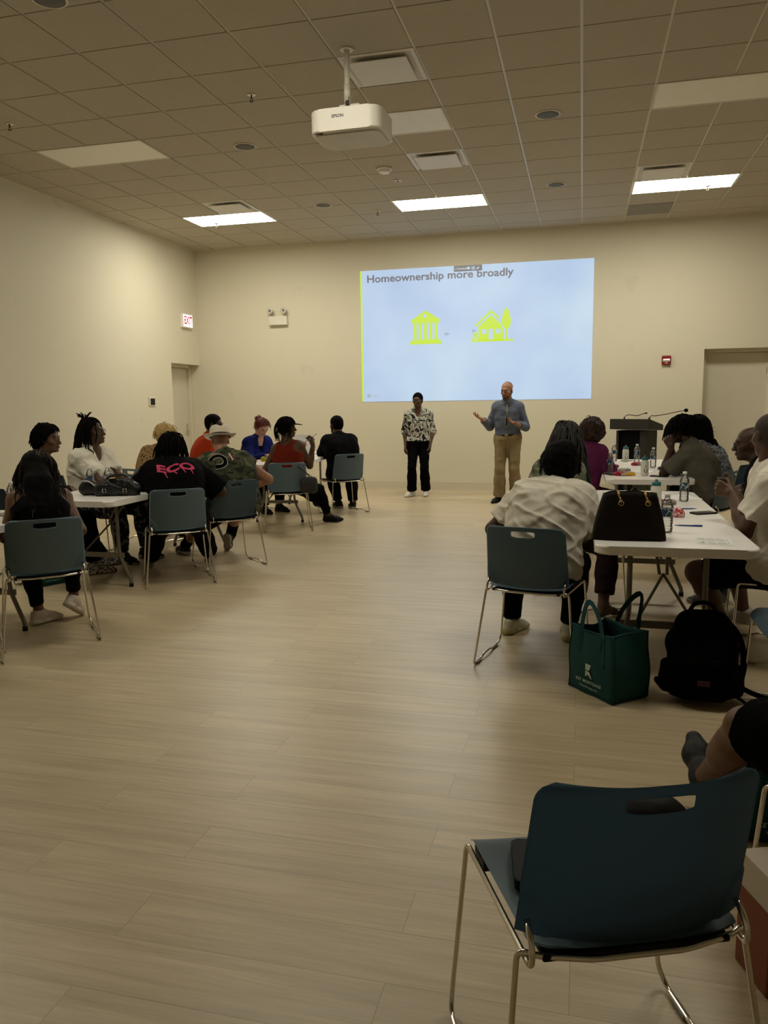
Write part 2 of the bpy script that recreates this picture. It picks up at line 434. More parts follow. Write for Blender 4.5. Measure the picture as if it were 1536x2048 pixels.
def person(key, label, at, rot, hip=.54, lean=8, slouch=10, side=0, twist=0, head=(0, 0, 0), b=1., a_=1., s=1., sk=1,
           RA=None, LA=None, RL=None, LL=None, belly=0, bust=0, jaw=1., top=None, over=None, bottom=None, shoes=None, res=.010, hscale=1., stand=False, group=None, lips=None):
    ry = math.radians(rot); fo = 0 if stand else .035
    O = np.array([at[0]-math.sin(ry)*fo, at[1]+math.cos(ry)*fo, 0.])
    Rw = np.array([[math.cos(ry), -math.sin(ry), 0], [math.sin(ry), math.cos(ry), 0], [0, 0, 1]])
    loc = lambda p: Rw.T@(np.array(p, float)-O)      # world point -> the person's own frame
    dirl = lambda v: Rw.T@np.array(v, float)
    mats = [skin(sk), lips or (LIP if sk < 3 else LIPL), EYEW, IRIS]
    dr = lambda pdeg: nrm([math.sin(math.radians(side)), math.sin(math.radians(pdeg)), math.cos(math.radians(pdeg))*math.cos(math.radians(side))])
    P0 = np.array([0, 0, hip]); P1 = P0+dr(lean)*.16*s; P2 = P1+dr(lean+slouch*.6)*.17*s; P3 = P2+dr(lean+slouch*1.3)*.165*s
    tw = math.radians(twist); lat = np.array([math.cos(tw), math.sin(tw), 0]); lat = nrm(lat-dr(lean+slouch)*(lat@dr(lean+slouch))); tw2 = tw*.5
    lat1 = nrm([math.cos(tw2), math.sin(tw2), 0]); fwd = np.cross(dr(lean+slouch), lat)
    hy, hp, hr = head; Rh = rotm(hy, hp, hr)
    nd = nrm(dr((lean+slouch*1.3)*.6)+.15*nrm([-math.sin(math.radians(hy)), math.cos(math.radians(hy)), 0])*(1 if hp < 0 else 0))
    H = P3+nd*.19*s
    sw = .165*s*(.72+.28*b); bb = b**.45*s; ex = .10*(b-b**.45)*s
    SH = {1: P3-dr(lean+slouch)*.055*s+lat*sw, -1: P3-dr(lean+slouch)*.055*s-lat*sw}
    B = {}
    hw = .075*bb+ex
    B['torso'] = [cap_(P0-[hw, .0, .0], P0+[hw, 0, 0], .115*bb, None, .04),
                  cap_(P0+[-hw*.8, -.012, .03], P0+[hw*.8, -.012, .03], .105*bb, None, .04),
                  cap_(P1-lat1*(.062*bb+ex), P1+lat1*(.062*bb+ex), .102*bb, None, .06),
                  cap_(P1+(P2-P1)*.5-lat1*(.068*bb+ex), P1+(P2-P1)*.5+lat1*(.068*bb+ex), .105*bb, None, .06),
                  cap_(P2-lat*(.08*bb+ex), P2+lat*(.08*bb+ex), .104*bb, None, .05),
                  cap_(P2+(P3-P2)*.45-lat*(.10*bb+ex*.6), P2+(P3-P2)*.45+lat*(.10*bb+ex*.6), .082*bb, None, .05),
                  cap_(SH[-1]-lat*(-.03), SH[1]-lat*.03, .060*bb, None, .05),
                  cap_(P3+dr(lean)*.02, SH[1]-lat*.02+dr(lean)*.015, .050*s, .045*s, .04), cap_(P3+dr(lean)*.02, SH[-1]+lat*.02+dr(lean)*.015, .050*s, .045*s, .04)]
    if belly: B['torso'].append(ell(P0+(P1-P0)*.7+fwd*.07*bb, np.array([.14, .10+belly, .13])*bb, None, .06))
    if bust:
        for x in (-1, 1): B['torso'].append(ell(P2+fwd*(.075*b+.02)+lat*x*.075-np.array([0, 0, .01]), np.array([.065, .055, .065])*bust, None, .03))
    B['neck'] = [cap_(P3-nd*.02, H+Rh@np.array([0, -.02, -.05]), .062*s*(.6+.4*b), .054*s*(.7+.3*b), .03)]
    hands = []; J = dict(P0=P0, P1=P1, P2=P2, P3=P3, SH=SH, H=H, Rh=Rh, lat=lat, fwd=fwd, loc=loc, nd=nd, up=dr(lean+slouch))
    for x, A in ((1, RA), (-1, LA)):
        A = dict(A or {}); w = A.get('w')
        w = loc(w) if w is not None else (np.array(A['wl'], float) if 'wl' in A else P0+np.array([x*.12, .30, .06]))
        l1, l2 = .285*s, .25*s
        hint = A.get('h', (x*.6, -.5, -.5)); E_, W = ik(SH[x], w, l1, l2, hint)
        J['E%d' % x] = E_; J['W%d' % x] = W
        B['up%d' % x] = [ell(SH[x], np.array([.058, .058, .058])*a_*s, None, .03), cap_(SH[x], E_, .050*a_*s, .042*a_*s, .025)]
        B['fo%d' % x] = [cap_(E_, E_+(W-E_)*.4, .042*a_*s, .041*a_*s, .012), cap_(E_+(W-E_)*.35, W, .041*a_*s, .0265*a_**.5*s, .015)]
        d = dirl(A['d']) if 'd' in A else nrm(W-E_); n = dirl(A['n']) if 'n' in A else np.array([-x*.8, .1, -.6])
        hp_ = hand_prims(W+nrm(d)*.008, d, n, x, A.get('c', .4), s*1.02, A.get('sp', 1), A.get('th', .5))
        hands.append(hp_); J['hand%d' % x] = W+nrm(d)*.09
    for x, A in ((1, RL), (-1, LL)):
        A = dict(A or {}); w = A.get('w')
        w = loc(w) if w is not None else (np.array([x*.13, .40, .085]) if not stand else np.array([x*.11, 0, .085]))
        HJ = P0+np.array([x*(.09*bb+ex*.5), 0, -.005]); l1, l2 = .43*s, .41*s
        K_, W = ik(HJ, w, l1, l2, A.get('h', (x*.15, .5, 1)))
        fd = nrm(dirl(A['f'])) if 'f' in A else nrm([x*.2, 1, 0])
        J['K%d' % x] = K_; J['A%d' % x] = W; J['f%d' % x] = fd
        B['th%d' % x] = [cap_(HJ, K_, .088*a_*s, .057*a_*s, .04)]
        sh = nrm(W-K_); back = nrm(HJ-K_+ (W-K_)*.0); back = nrm(back-sh*(back@sh)) if np.linalg.norm(np.cross(back, sh)) > .1 else -fd
        B['sh%d' % x] = [cap_(K_, K_+sh*.2*s, .055*a_*s, .05*a_*s, .02), cap_(K_+sh*.12*s+back*.012, W, .050*a_*s, .036*s, .03)]
        upf = nrm(-sh-fd*((-sh)@fd)) if abs(sh@fd) < .95 else np.array([0, 0, 1.])
        if 'u' in A: upf = nrm(dirl(A['u']))
        q = lambda f_, u_, l_=0, W=W, fd=fd, upf=upf: W+fd*f_*s+upf*u_*s+np.cross(fd, upf)*l_*s
        J['q%d' % x] = q; J['uf%d' % x] = upf
        B['ft%d' % x] = [cap_(q(-.03, -.05), q(.02, -.035), .030*s, .032*s, .02), cap_(q(0, -.015), q(.10, -.052), .032*s, .024*s, .03), cap_(q(.09, -.058, -.02), q(.09, -.058, .02), .019*s, None, .02),
                         cap_(q(.10, -.062, x*-.02), q(.16, -.066, x*-.022), .014*s, .012*s, .01), cap_(q(.10, -.062, .005), q(.155, -.067, .004), .012*s, .010*s, .01), cap_(q(.09, -.062, x*.024), q(.135, -.067, x*.024), .012*s, .009*s, .01)]
    parts = []
    body = sum((B[k] for k in B), [])
    V, F, m_ = field_mesh(body, res); V = relax(V, F, 1); parts.append((V, F, m_))
    V, F, m_ = field_mesh(head_prims(H, Rh, s*hscale, jaw, H+nd*-.10*s), .0042); parts.append((V, F, m_))
    for hp_ in hands: V, F, m_ = field_mesh(hp_, .0034); parts.append((V, F, m_))
    o = np_mesh('person', parts, mats); o.location = O; o.rotation_euler = (0, 0, ry); tag(o, label, 'person', group)
    J['o'] = o; J['s'] = s; J['B'] = B; J['hs'] = s*hscale
    if bottom:
        of = bottom.get('off', .012); L = bottom.get('len', 'long'); pr = [grow(p, of) for p in B['torso'][:3]]
        pl = [(P0+dr(lean)*bottom.get('waist', .13), dr(lean))]
        for x in (1, -1):
            K_, W = J['K%d' % x], J['A%d' % x]; HJ = B['th%d' % x][0]['a']
            if L == 'short':
                e = HJ+(K_-HJ)*bottom.get('fr', .82); pr.append(cap_(HJ, HJ+(K_-HJ)*.95, (.088*a_*s+of+.004), (.062*a_*s+of+.022), .04, clip=[(e, K_-HJ)]))
            else:
                pr += [grow(p, of) for p in B['th%d' % x]]
                fr = bottom.get('fr', .93 if L == 'long' else .75); e = K_+(W-K_)*fr; flare = bottom.get('flare', .016)
                pr.append(cap_(K_, K_+(W-K_)*.45, .058*a_*s+of, .053*a_*s+of+flare*.3, .02)); pr.append(cap_(K_+(W-K_)*.35, W, .053*a_*s+of+flare*.2, .038*s+of+flare, .03, clip=[(e, W-K_)]))
        J['bottom'] = blob(bottom.get('name', 'trousers'), pr, bottom.get('res', .011), bottom['m'], o, pl, wr=bottom.get('wr', .004), wf=18, seed=len(PEOPLE)*3+1, ridge=True)
    if top:
        of = top.get('off', .016); pr = [grow(p, of) for p in B['torso']]; sl = top.get('sleeve', 'short')
        if sl == 'none':
            pr = [grow(p, of) for p in B['torso'][:7]]
        else:
            for x in (1, -1):
                E_, W = J['E%d' % x], J['W%d' % x]; S_ = SH[x]
                pr.append(grow(B['up%d' % x][0], of))
                if sl == 'short':
                    e = S_+(E_-S_)*top.get('fr', .68); pr.append(cap_(S_, E_, .052*a_*s+of, .050*a_*s+of+top.get('loose', .012), .025, clip=[(e, E_-S_)]))
                else:
                    pr.append(cap_(S_, E_, .050*a_*s+of, .044*a_*s+of, .025)); fr = top.get('fr', .93); e = E_+(W-E_)*fr
                    pr.append(cap_(E_, W, .044*a_*s+of, .032*a_**.5*s+of, .02, clip=[(e, W-E_)]))
        if top.get('collar'): pr.append(cap_(P3-nd*.03, P3+nd*top.get('ch', .045), .070*s*(.6+.4*b)+.008, .062*s*(.6+.4*b)+.008, .012, clip=[(P3+nd*top.get('ch', .045), nd)]))
        elif not top.get('vneck') and not top.get('tank'): pr.append(cap_(P3-nd*.04, P3+nd*.012, .072*s*(.6+.4*b)+.006, .066*s*(.6+.4*b)+.004, .02, clip=[(P3+nd*.012, nd)]))
        if top.get('vneck'):
            v = top['vneck']; pr.append(cap_(P3+nd*.035+fwd*.075, P3-dr(lean+slouch)*v+fwd*(.10*b+.05), .062, .010, .004, sub=True))
        if top.get('tank'):
            for x in (1, -1): pr.append(cap_(SH[x]+lat*x*.04+fwd*.15, SH[x]+lat*x*.04-fwd*.15, .085, None, .006, sub=True)); 
            pr.append(cap_(P3+fwd*-.14+dr(lean)*.04, P3+fwd*.16+dr(lean)*.04, .078, .085, .006, sub=True))
        pl = [(P0-dr(lean)*top.get('hem', .05), -dr(lean))]
        J['top'] = blob(top.get('name', 'shirt'), pr, top.get('res', .0095), top['m'], o, pl, wr=top.get('wr', .006), wf=top.get('wf', 13), seed=len(PEOPLE)*7+3, ridge=True, fine=top.get('fine', 0), an=top.get('an'))
    if shoes:
        for x in (1, -1):
            if shoes.get('only') and shoes['only'] != x: continue
            q = J['q%d' % x]; uf = J['uf%d' % x]; lt = np.cross(J['f%d' % x], uf); z = -.085
            pr = [cap_(q(-.045, -.052), q(.0, -.04), .034*s, .040*s, .02), cap_(q(-.03, -.01), q(.005, -.0), .036*s, .040*s, .02, clip=[(q(0, .012), uf)]), cap_(q(.0, -.012), q(.12, -.055), .040*s, .028*s, .03),
                  cap_(q(.105, -.056, -.014), q(.105, -.056, .014), .030*s, None, .03), cap_(q(.12, -.06, -x*.012), q(.165, -.065, -x*.01), .026*s, .021*s, .02)]
            sole = [cap_(q(-.045, -.065, -.004), q(-.03, -.065, .004), .038*s, None, .01, m=1, clip=[(q(0, -.062), uf)]), cap_(q(-.03, -.065), q(.10, -.065), .036*s, .04*s, .01, m=1, clip=[(q(0, -.062), uf)]), cap_(q(.10, -.065), q(.165, -.065, -x*.01), .042*s, .028*s, .01, m=1, clip=[(q(0, -.062), uf)])]
            gr = shoes.get('grow', 0); pr = [grow(p, gr) for p in pr]; sole = [grow(p, gr) for p in sole]
            J['shoe%d' % x] = blob('shoe', pr+sole, .0055, [shoes['m'], shoes.get('sole', shoes['m'])], o, [(q(0, z), -uf)], fine=.0008)
    PEOPLE[key] = J; return J
def hl(J, x, y, z): return J['H']+J['Rh']@(np.array([x, y, z])*J['hs'])
def hair_cap(J, m, off=.012, fine=.0, wf=60, line=(.078, .07), low=None, name='hair', extra=(), sx=1.0, wr=.0, res=.006):
    R = J['Rh']; s = J['hs']; nn = R@np.array([0, .10, -.078])
    pr = [ell(hl(J, 0, -.014, .035), (np.array([.074*sx, .094, .082])+off)*s, R, .01, clip=[(hl(J, 0, line[0], line[1]), nn)]),
          ell(hl(J, 0, -.035, -.02), (np.array([.062, .062, .06])+off)*s, R, .03, clip=[(hl(J, 0, .0, -.03), nn)])]
    pr += list(extra)
    return blob(name, pr, res, m, J['o'], wr=wr, wf=wf, fine=fine, seed=3)
def strands(J, m, n, L, r, off=.012, seed=1, name='hair_locks', tip=.5, up_=.1, fwd_lim=.045, jit=.25, th0=0, swing=0, parent=None, keep=1.06, sides=5, maxy=9, gather=None, zmin=-.02, out=.012):
    """locks that leave the scalp, follow the skull and then hang down"""
    rnd = random.Random(seed); R = J['Rh']; s = J['hs']; mb = MB(); k = 0; g = np.array([0, 0, -1.])
    C = hl(J, 0, -.014, .035); rad = (np.array([.074, .094, .082])+off)*s
    P3 = J['P3']; tries = 0
    while k < n and tries < n*30:
        tries += 1
        u = nrm([rnd.gauss(0, 1), rnd.gauss(-.15, 1), rnd.gauss(.35, .9)])
        p = u*rad/s
        if p[1] > fwd_lim+p[2]*.5 or p[2] < zmin: continue
        p = C+R@(u*rad); l = L*(1+rnd.uniform(-jit, jit)); st = .02; steps = max(3, int(l/st))
        n0 = R@nrm(u/rad); d = nrm(n0*(.6+up_)+g*.5+np.array([rnd.gauss(0, .3), rnd.gauss(0, .3), 0])); pts = [p.copy()]
        sway = np.array([rnd.gauss(0, .10), rnd.gauss(0, .10)+swing, 0])
        for i in range(steps):
            d = nrm(d*.72+(g+sway)*.42+np.array([rnd.gauss(0, .08), rnd.gauss(0, .08), 0])); q = pts[-1]+d*st
            v = R.T@(q-C)/(rad*keep); L_ = np.linalg.norm(v)
            if L_ < 1: q = C+R@(v/L_*rad*keep)
            if q[2] < P3[2]+.06:
                e = q-P3; bk = e@J['fwd']; lt = e@J['lat']; w = (lt/.2)**2+(bk/.125)**2
                if w < 1 and q[2] < P3[2]+.03 and q[2] > P3[2]-.4:
                    q = q+(J['fwd']*(bk if abs(bk) > .02 else -.02)/abs(bk if abs(bk) > .02 else .02))*(1-w)*.10
            pts.append(q)
        mb.tube([Vector(x) for x in pts], [r]*(len(pts)-1)+[r*tip], n=sides); k += 1
    return mb.build(name, m, parent or J['o'])
def glasses(J, m, name='glasses', big=1.):
    mb = MB(); s = J['hs']
    for x in (-1, 1):
        ring = [hl(J, x*.031+.024*big*math.cos(a)*1.05, .103-.004*abs(math.cos(a)), .0+.017*big*math.sin(a)) for a in [i*2*PI/14 for i in range(14)]]
        mb.tube(ring, .0022*s, n=5, closed=True)
        mb.tube([hl(J, x*.056, .100, .006), hl(J, x*.074, .06, .006), hl(J, x*.082, .0, .004), hl(J, x*.08, -.02, -.012)], .0022*s, n=5)
    mb.tube([hl(J, -.008, .106, .003), hl(J, 0, .109, .006), hl(J, .008, .106, .003)], .002*s, n=5)
    return mb.build(name, m, J['o'])
def facehair(J, m, full=True):
    R = J['Rh']; s = J['hs']; c = [(hl(J, 0, 0, -.022), R@np.array([0, .25, 1.]))]
    pr = [ell(hl(J, 0, .034, -.076), np.array([.052, .052, .042])*s, R, .02, clip=c), cap_(hl(J, -.016, .070, -.103), hl(J, .016, .070, -.103), .018*s, None, .02),
          cap_(hl(J, -.062, .015, -.045), hl(J, -.045, .04, -.078), .012*s, None, .02), cap_(hl(J, .062, .015, -.045), hl(J, .045, .04, -.078), .012*s, None, .02),
          cap_(hl(J, -.022, .088, -.052), hl(J, .022, .088, -.052), .006*s, None, .006), cap_(hl(J, -.016, .094, -.066), hl(J, .016, .094, -.066), .012*s, None, .003, sub=True)]
    return blob('beard', pr, .004, m, J['o'], fine=.0015)
# ------------------------------------------------------------------ the room
def wall_mat():
    m, n, l, b = nt('painted_plaster'); b.inputs['Roughness'].default_value = .62; b.inputs['Specular IOR Level'].default_value = .3
    tc = n.new('ShaderNodeTexCoord'); t = n.new('ShaderNodeTexNoise'); t.inputs['Scale'].default_value = 160; t.inputs['Detail'].default_value = 5
    l.new(tc.outputs['Object'], t.inputs['Vector']); u = n.new('ShaderNodeBump'); u.inputs['Strength'].default_value = .12; u.inputs['Distance'].default_value = .002
    l.new(t.outputs['Fac'], u.inputs['Height']); l.new(u.outputs['Normal'], b.inputs['Normal'])
    # faint scuffs
    s = n.new('ShaderNodeTexNoise'); s.inputs['Scale'].default_value = 2.2; s.inputs['Detail'].default_value = 8; l.new(tc.outputs['Object'], s.inputs['Vector'])
    r = n.new('ShaderNodeValToRGB'); r.color_ramp.elements[0].position = .66; r.color_ramp.elements[0].color = (.68, .635, .50, 1)
    r.color_ramp.elements[1].position = .80; r.color_ramp.elements[1].color = (.60, .56, .44, 1)
    l.new(s.outputs['Fac'], r.inputs['Fac']); l.new(r.outputs['Color'], b.inputs['Base Color']); return m
WALL = wall_mat()
def floor_mat():
    m, n, l, b = nt('vinyl_planks'); tc = n.new('ShaderNodeTexCoord')
    br = n.new('ShaderNodeTexBrick'); br.offset = .37; br.inputs['Scale'].default_value = 1; br.inputs['Brick Width'].default_value = 1.22; br.inputs['Row Height'].default_value = .19
    br.inputs['Mortar Size'].default_value = .0012; br.inputs['Mortar Smooth'].default_value = .3; br.inputs['Bias'].default_value = 0
    br.inputs['Color1'].default_value = (0, 0, 0, 1); br.inputs['Color2'].default_value = (1, 1, 1, 1); br.inputs['Mortar'].default_value = (.5, .5, .5, 1)
    l.new(tc.outputs['Object'], br.inputs['Vector'])
    ad = n.new('ShaderNodeVectorMath'); ad.operation = 'MULTIPLY_ADD'; ad.inputs[1].default_value = (3.7, 5.1, 2.3)
    l.new(br.outputs['Color'], ad.inputs[0]); l.new(tc.outputs['Object'], ad.inputs[2])
    def noise(sc, stretch, det, dist=0):
        mp = n.new('ShaderNodeMapping'); mp.inputs['Scale'].default_value = stretch; l.new(ad.outputs[0], mp.inputs['Vector'])
        t = n.new('ShaderNodeTexNoise'); t.inputs['Scale'].default_value = sc; t.inputs['Detail'].default_value = det; t.inputs['Distortion'].default_value = dist
        l.new(mp.outputs['Vector'], t.inputs['Vector']); return t
    g1 = noise(1, (1.3, 22, 1), 6, .6); g2 = noise(1, (5, 110, 1), 3); g3 = noise(1, (.8, 3.2, 1), 2)
    r1 = n.new('ShaderNodeValToRGB'); e = r1.color_ramp.elements
    e[0].position = .30; e[0].color = (.435, .34, .205, 1); e[1].position = .70; e[1].color = (.575, .47, .305, 1); q = e.new(.5); q.color = (.51, .41, .262, 1)
    l.new(g1.outputs['Fac'], r1.inputs['Fac'])
    def mul(col, fac, lo, hi):
        r = n.new('ShaderNodeMapRange'); r.inputs['From Min'].default_value = .3; r.inputs['From Max'].default_value = .7; r.inputs['To Min'].default_value = lo; r.inputs['To Max'].default_value = hi; l.new(fac, r.inputs['Value'])
        x = n.new('ShaderNodeMix'); x.data_type = 'RGBA'; x.blend_type = 'MULTIPLY'; x.inputs[0].default_value = 1
        l.new(col, x.inputs[6]); l.new(r.outputs['Result'], x.inputs[7]); return x.outputs[2]
    c = mul(r1.outputs['Color'], g2.outputs['Fac'], .90, 1.06); c = mul(c, g3.outputs['Fac'], .93, 1.06)
    x = n.new('ShaderNodeMix'); x.data_type = 'RGBA'; x.blend_type = 'MULTIPLY'; l.new(br.outputs['Fac'], x.inputs[0]); l.new(c, x.inputs[6]); x.inputs[7].default_value = (.62, .58, .52, 1)
    l.new(x.outputs[2], b.inputs['Base Color'])
    rr = n.new('ShaderNodeMapRange'); rr.inputs['To Min'].default_value = .32; rr.inputs['To Max'].default_value = .44; b.inputs['Coat Weight'].default_value = .5; b.inputs['Coat Roughness'].default_value = .42; l.new(g1.outputs['Fac'], rr.inputs['Value']); l.new(rr.outputs['Result'], b.inputs['Roughness'])
    b.inputs['Specular IOR Level'].default_value = .5
    u = n.new('ShaderNodeBump'); u.inputs['Strength'].default_value = .15; u.inputs['Distance'].default_value = .002; l.new(g2.outputs['Fac'], u.inputs['Height']); l.new(u.outputs['Normal'], b.inputs['Normal'])
    return m
mb = MB(); mb.box(XL-.4, XR+.2, YF-.2, YW+.4, -.1, 0); tag(mb.build('floor', floor_mat()), kind='structure')
# walls with door niches: left wall niche y 11.66..12.647 (z<2.143); back wall niche x 1.76..2.72 (z<2.178)
def wallbox(name, boxes, lab=None):
    mb = MB()
    for b_ in boxes: mb.box(*b_)
    return tag(mb.build(name, WALL), kind='structure')
N1, N1z, N2a, N2b, N2z, ND = 11.665, 2.143, 1.76, 2.74, 2.178, .26
wallbox('wall_left', [(XL-.3, XL, YF-.2, N1, 0, ZC+.2), (XL-.3, XL, N1, YW, N1z, ZC+.2)])
wallbox('wall_back', [(XL-.3, N2a, YW, YW+.3, 0, ZC+.2), (N2a, N2b, YW, YW+.3, N2z, ZC+.2), (N2b, XR+.2, YW, YW+.3, 0, ZC+.2)])
wallbox('wall_right', [(XR, XR+.2, YF-.2, YW, 0, ZC+.2)])
wallbox('wall_front', [(XL-.3, XR+.2, YF-.2, YF, 0, ZC+.2)])
BASE = mat('cove_base', (.60, .545, .42), .5); DOORP = mat('door_paint', (.60, .56, .45), .45); FRAMEP = mat('frame_paint', (.66, .62, .50), .4)
def base(name, x0, x1, y0, y1, along):
    mb = MB(); mb.box(x0, x1, y0, y1, 0, .13, .002)
    if along == 'x': mb.box(x0, x1, y0-.008, y0+.001, 0, .012)
    else: mb.box(x1-.001, x1+.008, y0, y1, 0, .012)
    tag(mb.build(name, BASE), kind='structure')
base('baseboard_back', XL, N2a, YW-.007, YW, 'x'); base('baseboard_right', N2b, XR, YW-.007, YW, 'x'); base('baseboard_left', XL, XL+.007, YF, N1, 'y')
def door(name, lab, org, w, h, rz, hinge_right, closer=False, lever=True):
    """door leaf in a steel frame at the back of its niche; local x along the wall, y into the wall"""
    f = bpy.data.objects.new(name, None); COL.objects.link(f); f.location = org; f.rotation_euler = (0, 0, rz); tag(f, kind='structure', label=lab)
    mb = MB(); mb.box(.05, w-.05, ND-.02, ND+.025, .01, h-.055, .002); leaf = mb.build('door_leaf', DOORP, f)
    mb = MB()
    for x0, x1 in ((0, .055), (w-.055, w)):
        mb.box(x0, x1, ND-.075, ND+.04, 0, h, .003); mb.box(x0+(.012 if x0 == 0 else 0), x1-(0 if x0 == 0 else .012), ND-.085, ND-.07, 0, h-.012, .002)
    mb.box(.055, w-.055, ND-.075, ND+.04, h-.05, h, .003); mb.build('door_frame', FRAMEP, f)
    mb = MB(); mb.box(0, w, ND+.03, ND+.06, 0, h); mb.build('niche_back', WALL, f)
    x = w-.11 if not hinge_right else .11; dx = -1 if not hinge_right else 1
    if lever:
        mb = MB(); mb.box(x-.03, x+.03, ND-.028, ND-.018, .93, 1.13, .004); mb.tube([(x, ND-.02, 1.0), (x, ND-.07, 1.0), (x+dx*.12, ND-.072, 1.0)], .010, n=8, bend=.02); mb.tube([(x, ND-.02, 1.09), (x, ND-.036, 1.09)], .016, n=12)
        mb.build('door_handle', CHROME, f)
    hx = .075 if not hinge_right else w-.075; mb = MB()
    for z in (.25, 1.05, 1.85): mb.tube([(hx-.02*(1 if not hinge_right else -1), ND-.028, z-.05), (hx-.02*(1 if not hinge_right else -1), ND-.028, z+.05)], .008, n=8)
    mb.build('hinge', STEEL, f)
    if closer:
        mb = MB(); mb.box(hx+.02, hx+.25, ND-.085, ND-.02, h-.16, h-.09, .006); mb.tube([(hx+.2, ND-.06, h-.09), (hx+.1, ND-.12, h-.075), (hx+.0, ND-.07, h-.06)], .008, n=6); mb.build('door_closer', STEEL, f)
    return f
door('door_1', 'cream door in a recess at the left end of the side wall', (XL, N1, 0), YW-N1, N1z, PI/2, False, True)
door('door_2', 'tall cream door recessed into the back wall at right', (N2a, YW, 0), N2b-N2a, N2z, 0, True, False)
# ceiling: tegular tiles proud of the grid
TILE = None
def ceiling():
    m, n, l, b = nt('mineral_tile'); b.inputs['Roughness'].default_value = .9; b.inputs['Specular IOR Level'].default_value = .1
    b.inputs['Base Color'].default_value = (.60, .55, .46, 1); tc = n.new('ShaderNodeTexCoord'); t = n.new('ShaderNodeTexNoise'); t.inputs['Scale'].default_value = 240; t.inputs['Detail'].default_value = 3
    l.new(tc.outputs['Object'], t.inputs['Vector']); u = n.new('ShaderNodeBump'); u.inputs['Strength'].default_value = .6; u.inputs['Distance'].default_value = .003; l.new(t.outputs['Fac'], u.inputs['Height']); l.new(u.outputs['Normal'], b.inputs['Normal'])
    r = n.new('ShaderNodeValToRGB'); r.color_ramp.elements[0].position = .36; r.color_ramp.elements[0].color = (.41, .37, .305, 1); r.color_ramp.elements[1].position = .5; r.color_ramp.elements[1].color = (.51, .465, .385, 1)
    l.new(t.outputs['Fac'], r.inputs['Fac']); l.new(r.outputs['Color'], b.inputs['Base Color']); return m
CEILM = ceiling(); GRIDM = mat('ceiling_grid_paint', (.70, .67, .58), .35)
rowy = lambda r: YW-(.753+r)*T      # y of row line r (r=-.753 is the wall)
colx = lambda j: X0+j*T
OPEN = {}   # tiles taken by fixtures, (column j, row r): tile spans j..j+1, rows r..r+1 away from the wall
for j in (-9, -8, -4, -3, 1, 2):
    OPEN[(j, 2)] = 1; OPEN[(j, 7)] = 1; OPEN[(j, 12)] = 1
for q in ((-3, 9), (-3, 5), (-8, 3), (1, 3)): OPEN[q] = 1
mb = MB(); j0 = int(math.floor((XL-X0)/T)); j1 = int(math.ceil((XR-X0)/T)); rmax = int(math.ceil((YW-YF)/T))
mb.box(XL-.1, XR+.1, YF-.1, YW+.1, ZC+.010, ZC+.15, mi=1)
for j in range(j0, j1):
    for r in range(-1, rmax):
        if (j, r) in OPEN: continue
        x0 = max(colx(j)+.011, XL+.012); x1 = min(colx(j+1)-.011, XR); y1 = min(rowy(r)-.007, YW-.012); y0 = max(rowy(r+1)+.007, YF)
        if x1-x0 < .03 or y1-y0 < .03: continue
        mb.box(x0, x1, y0, y1, ZC, ZC+.011, mi=0)
tag(mb.build('ceiling', [CEILM, GRIDM]), kind='structure')
mb = MB(); mb.box(XL, XL+.02, YF, YW, ZC-.004, ZC+.012); mb.box(XL, XR, YW-.02, YW, ZC-.004, ZC+.012); tag(mb.build('trim_1', GRIDM), kind='structure')
# ------------------------------------------------------------------ ceiling fixtures
LIT = mat('lit_diffuser', (.9, .9, .85), .4, emit=LAMP_COL, estr=LAMP_W); UNLIT = mat('unlit_diffuser', (.86, .84, .76), .45)
LIT2 = mat('dimmed_diffuser', (.9, .9, .85), .4, emit=LAMP_COL, estr=REAR_W)
def troffer(j, r, lit, lab):
    x0, x1, y1, y0 = colx(j), colx(j+2), rowy(r), rowy(r+1)
    e = empty('ceiling_light', ((x0+x1)/2, (y0+y1)/2, ZC), 0, lab, 'ceiling light', 'flat panel lights in the ceiling'); w, d = (x1-x0)/2, (y1-y0)/2
    mb = MB()
    for a in ((-w+.004, -w+.022, -d+.004, d-.004), (w-.022, w-.004, -d+.004, d-.004), (-w+.022, w-.022, -d+.004, -d+.022), (-w+.022, w-.022, d-.022, d-.004)): mb.box(*a, -.006, .008, .001)
    mb.build('frame', WHITE, e); mb = MB(); mb.box(-w+.021, w-.021, -d+.021, d-.021, -.003, .006); mb.build('diffuser', (UNLIT, LIT, LIT2)[lit], e)
troffer(-9, 2, 1, 'lit white ceiling panel light nearest the left wall'); troffer(-4, 2, 1, 'lit white ceiling panel light in the middle of the row'); troffer(1, 2, 1, 'lit white ceiling panel light at right above the fire alarm')
troffer(-9, 7, 0, 'unlit pale ceiling panel light at the left of the ceiling'); troffer(-4, 7, 0, 'unlit pale ceiling panel light half hidden behind the projector'); troffer(1, 7, 0, 'unlit pale ceiling panel light at the right of the ceiling')
for j_, w_ in ((-9, 'left'), (-4, 'middle'), (1, 'right')): troffer(j_, 12, 2, 'dimmed ceiling panel light above the nearest tables, %s of three' % w_)
VENTD = mat('vent_shadow', (.03, .028, .025), .8); VENTW = mat('vent_white', (.74, .72, .68), .5)
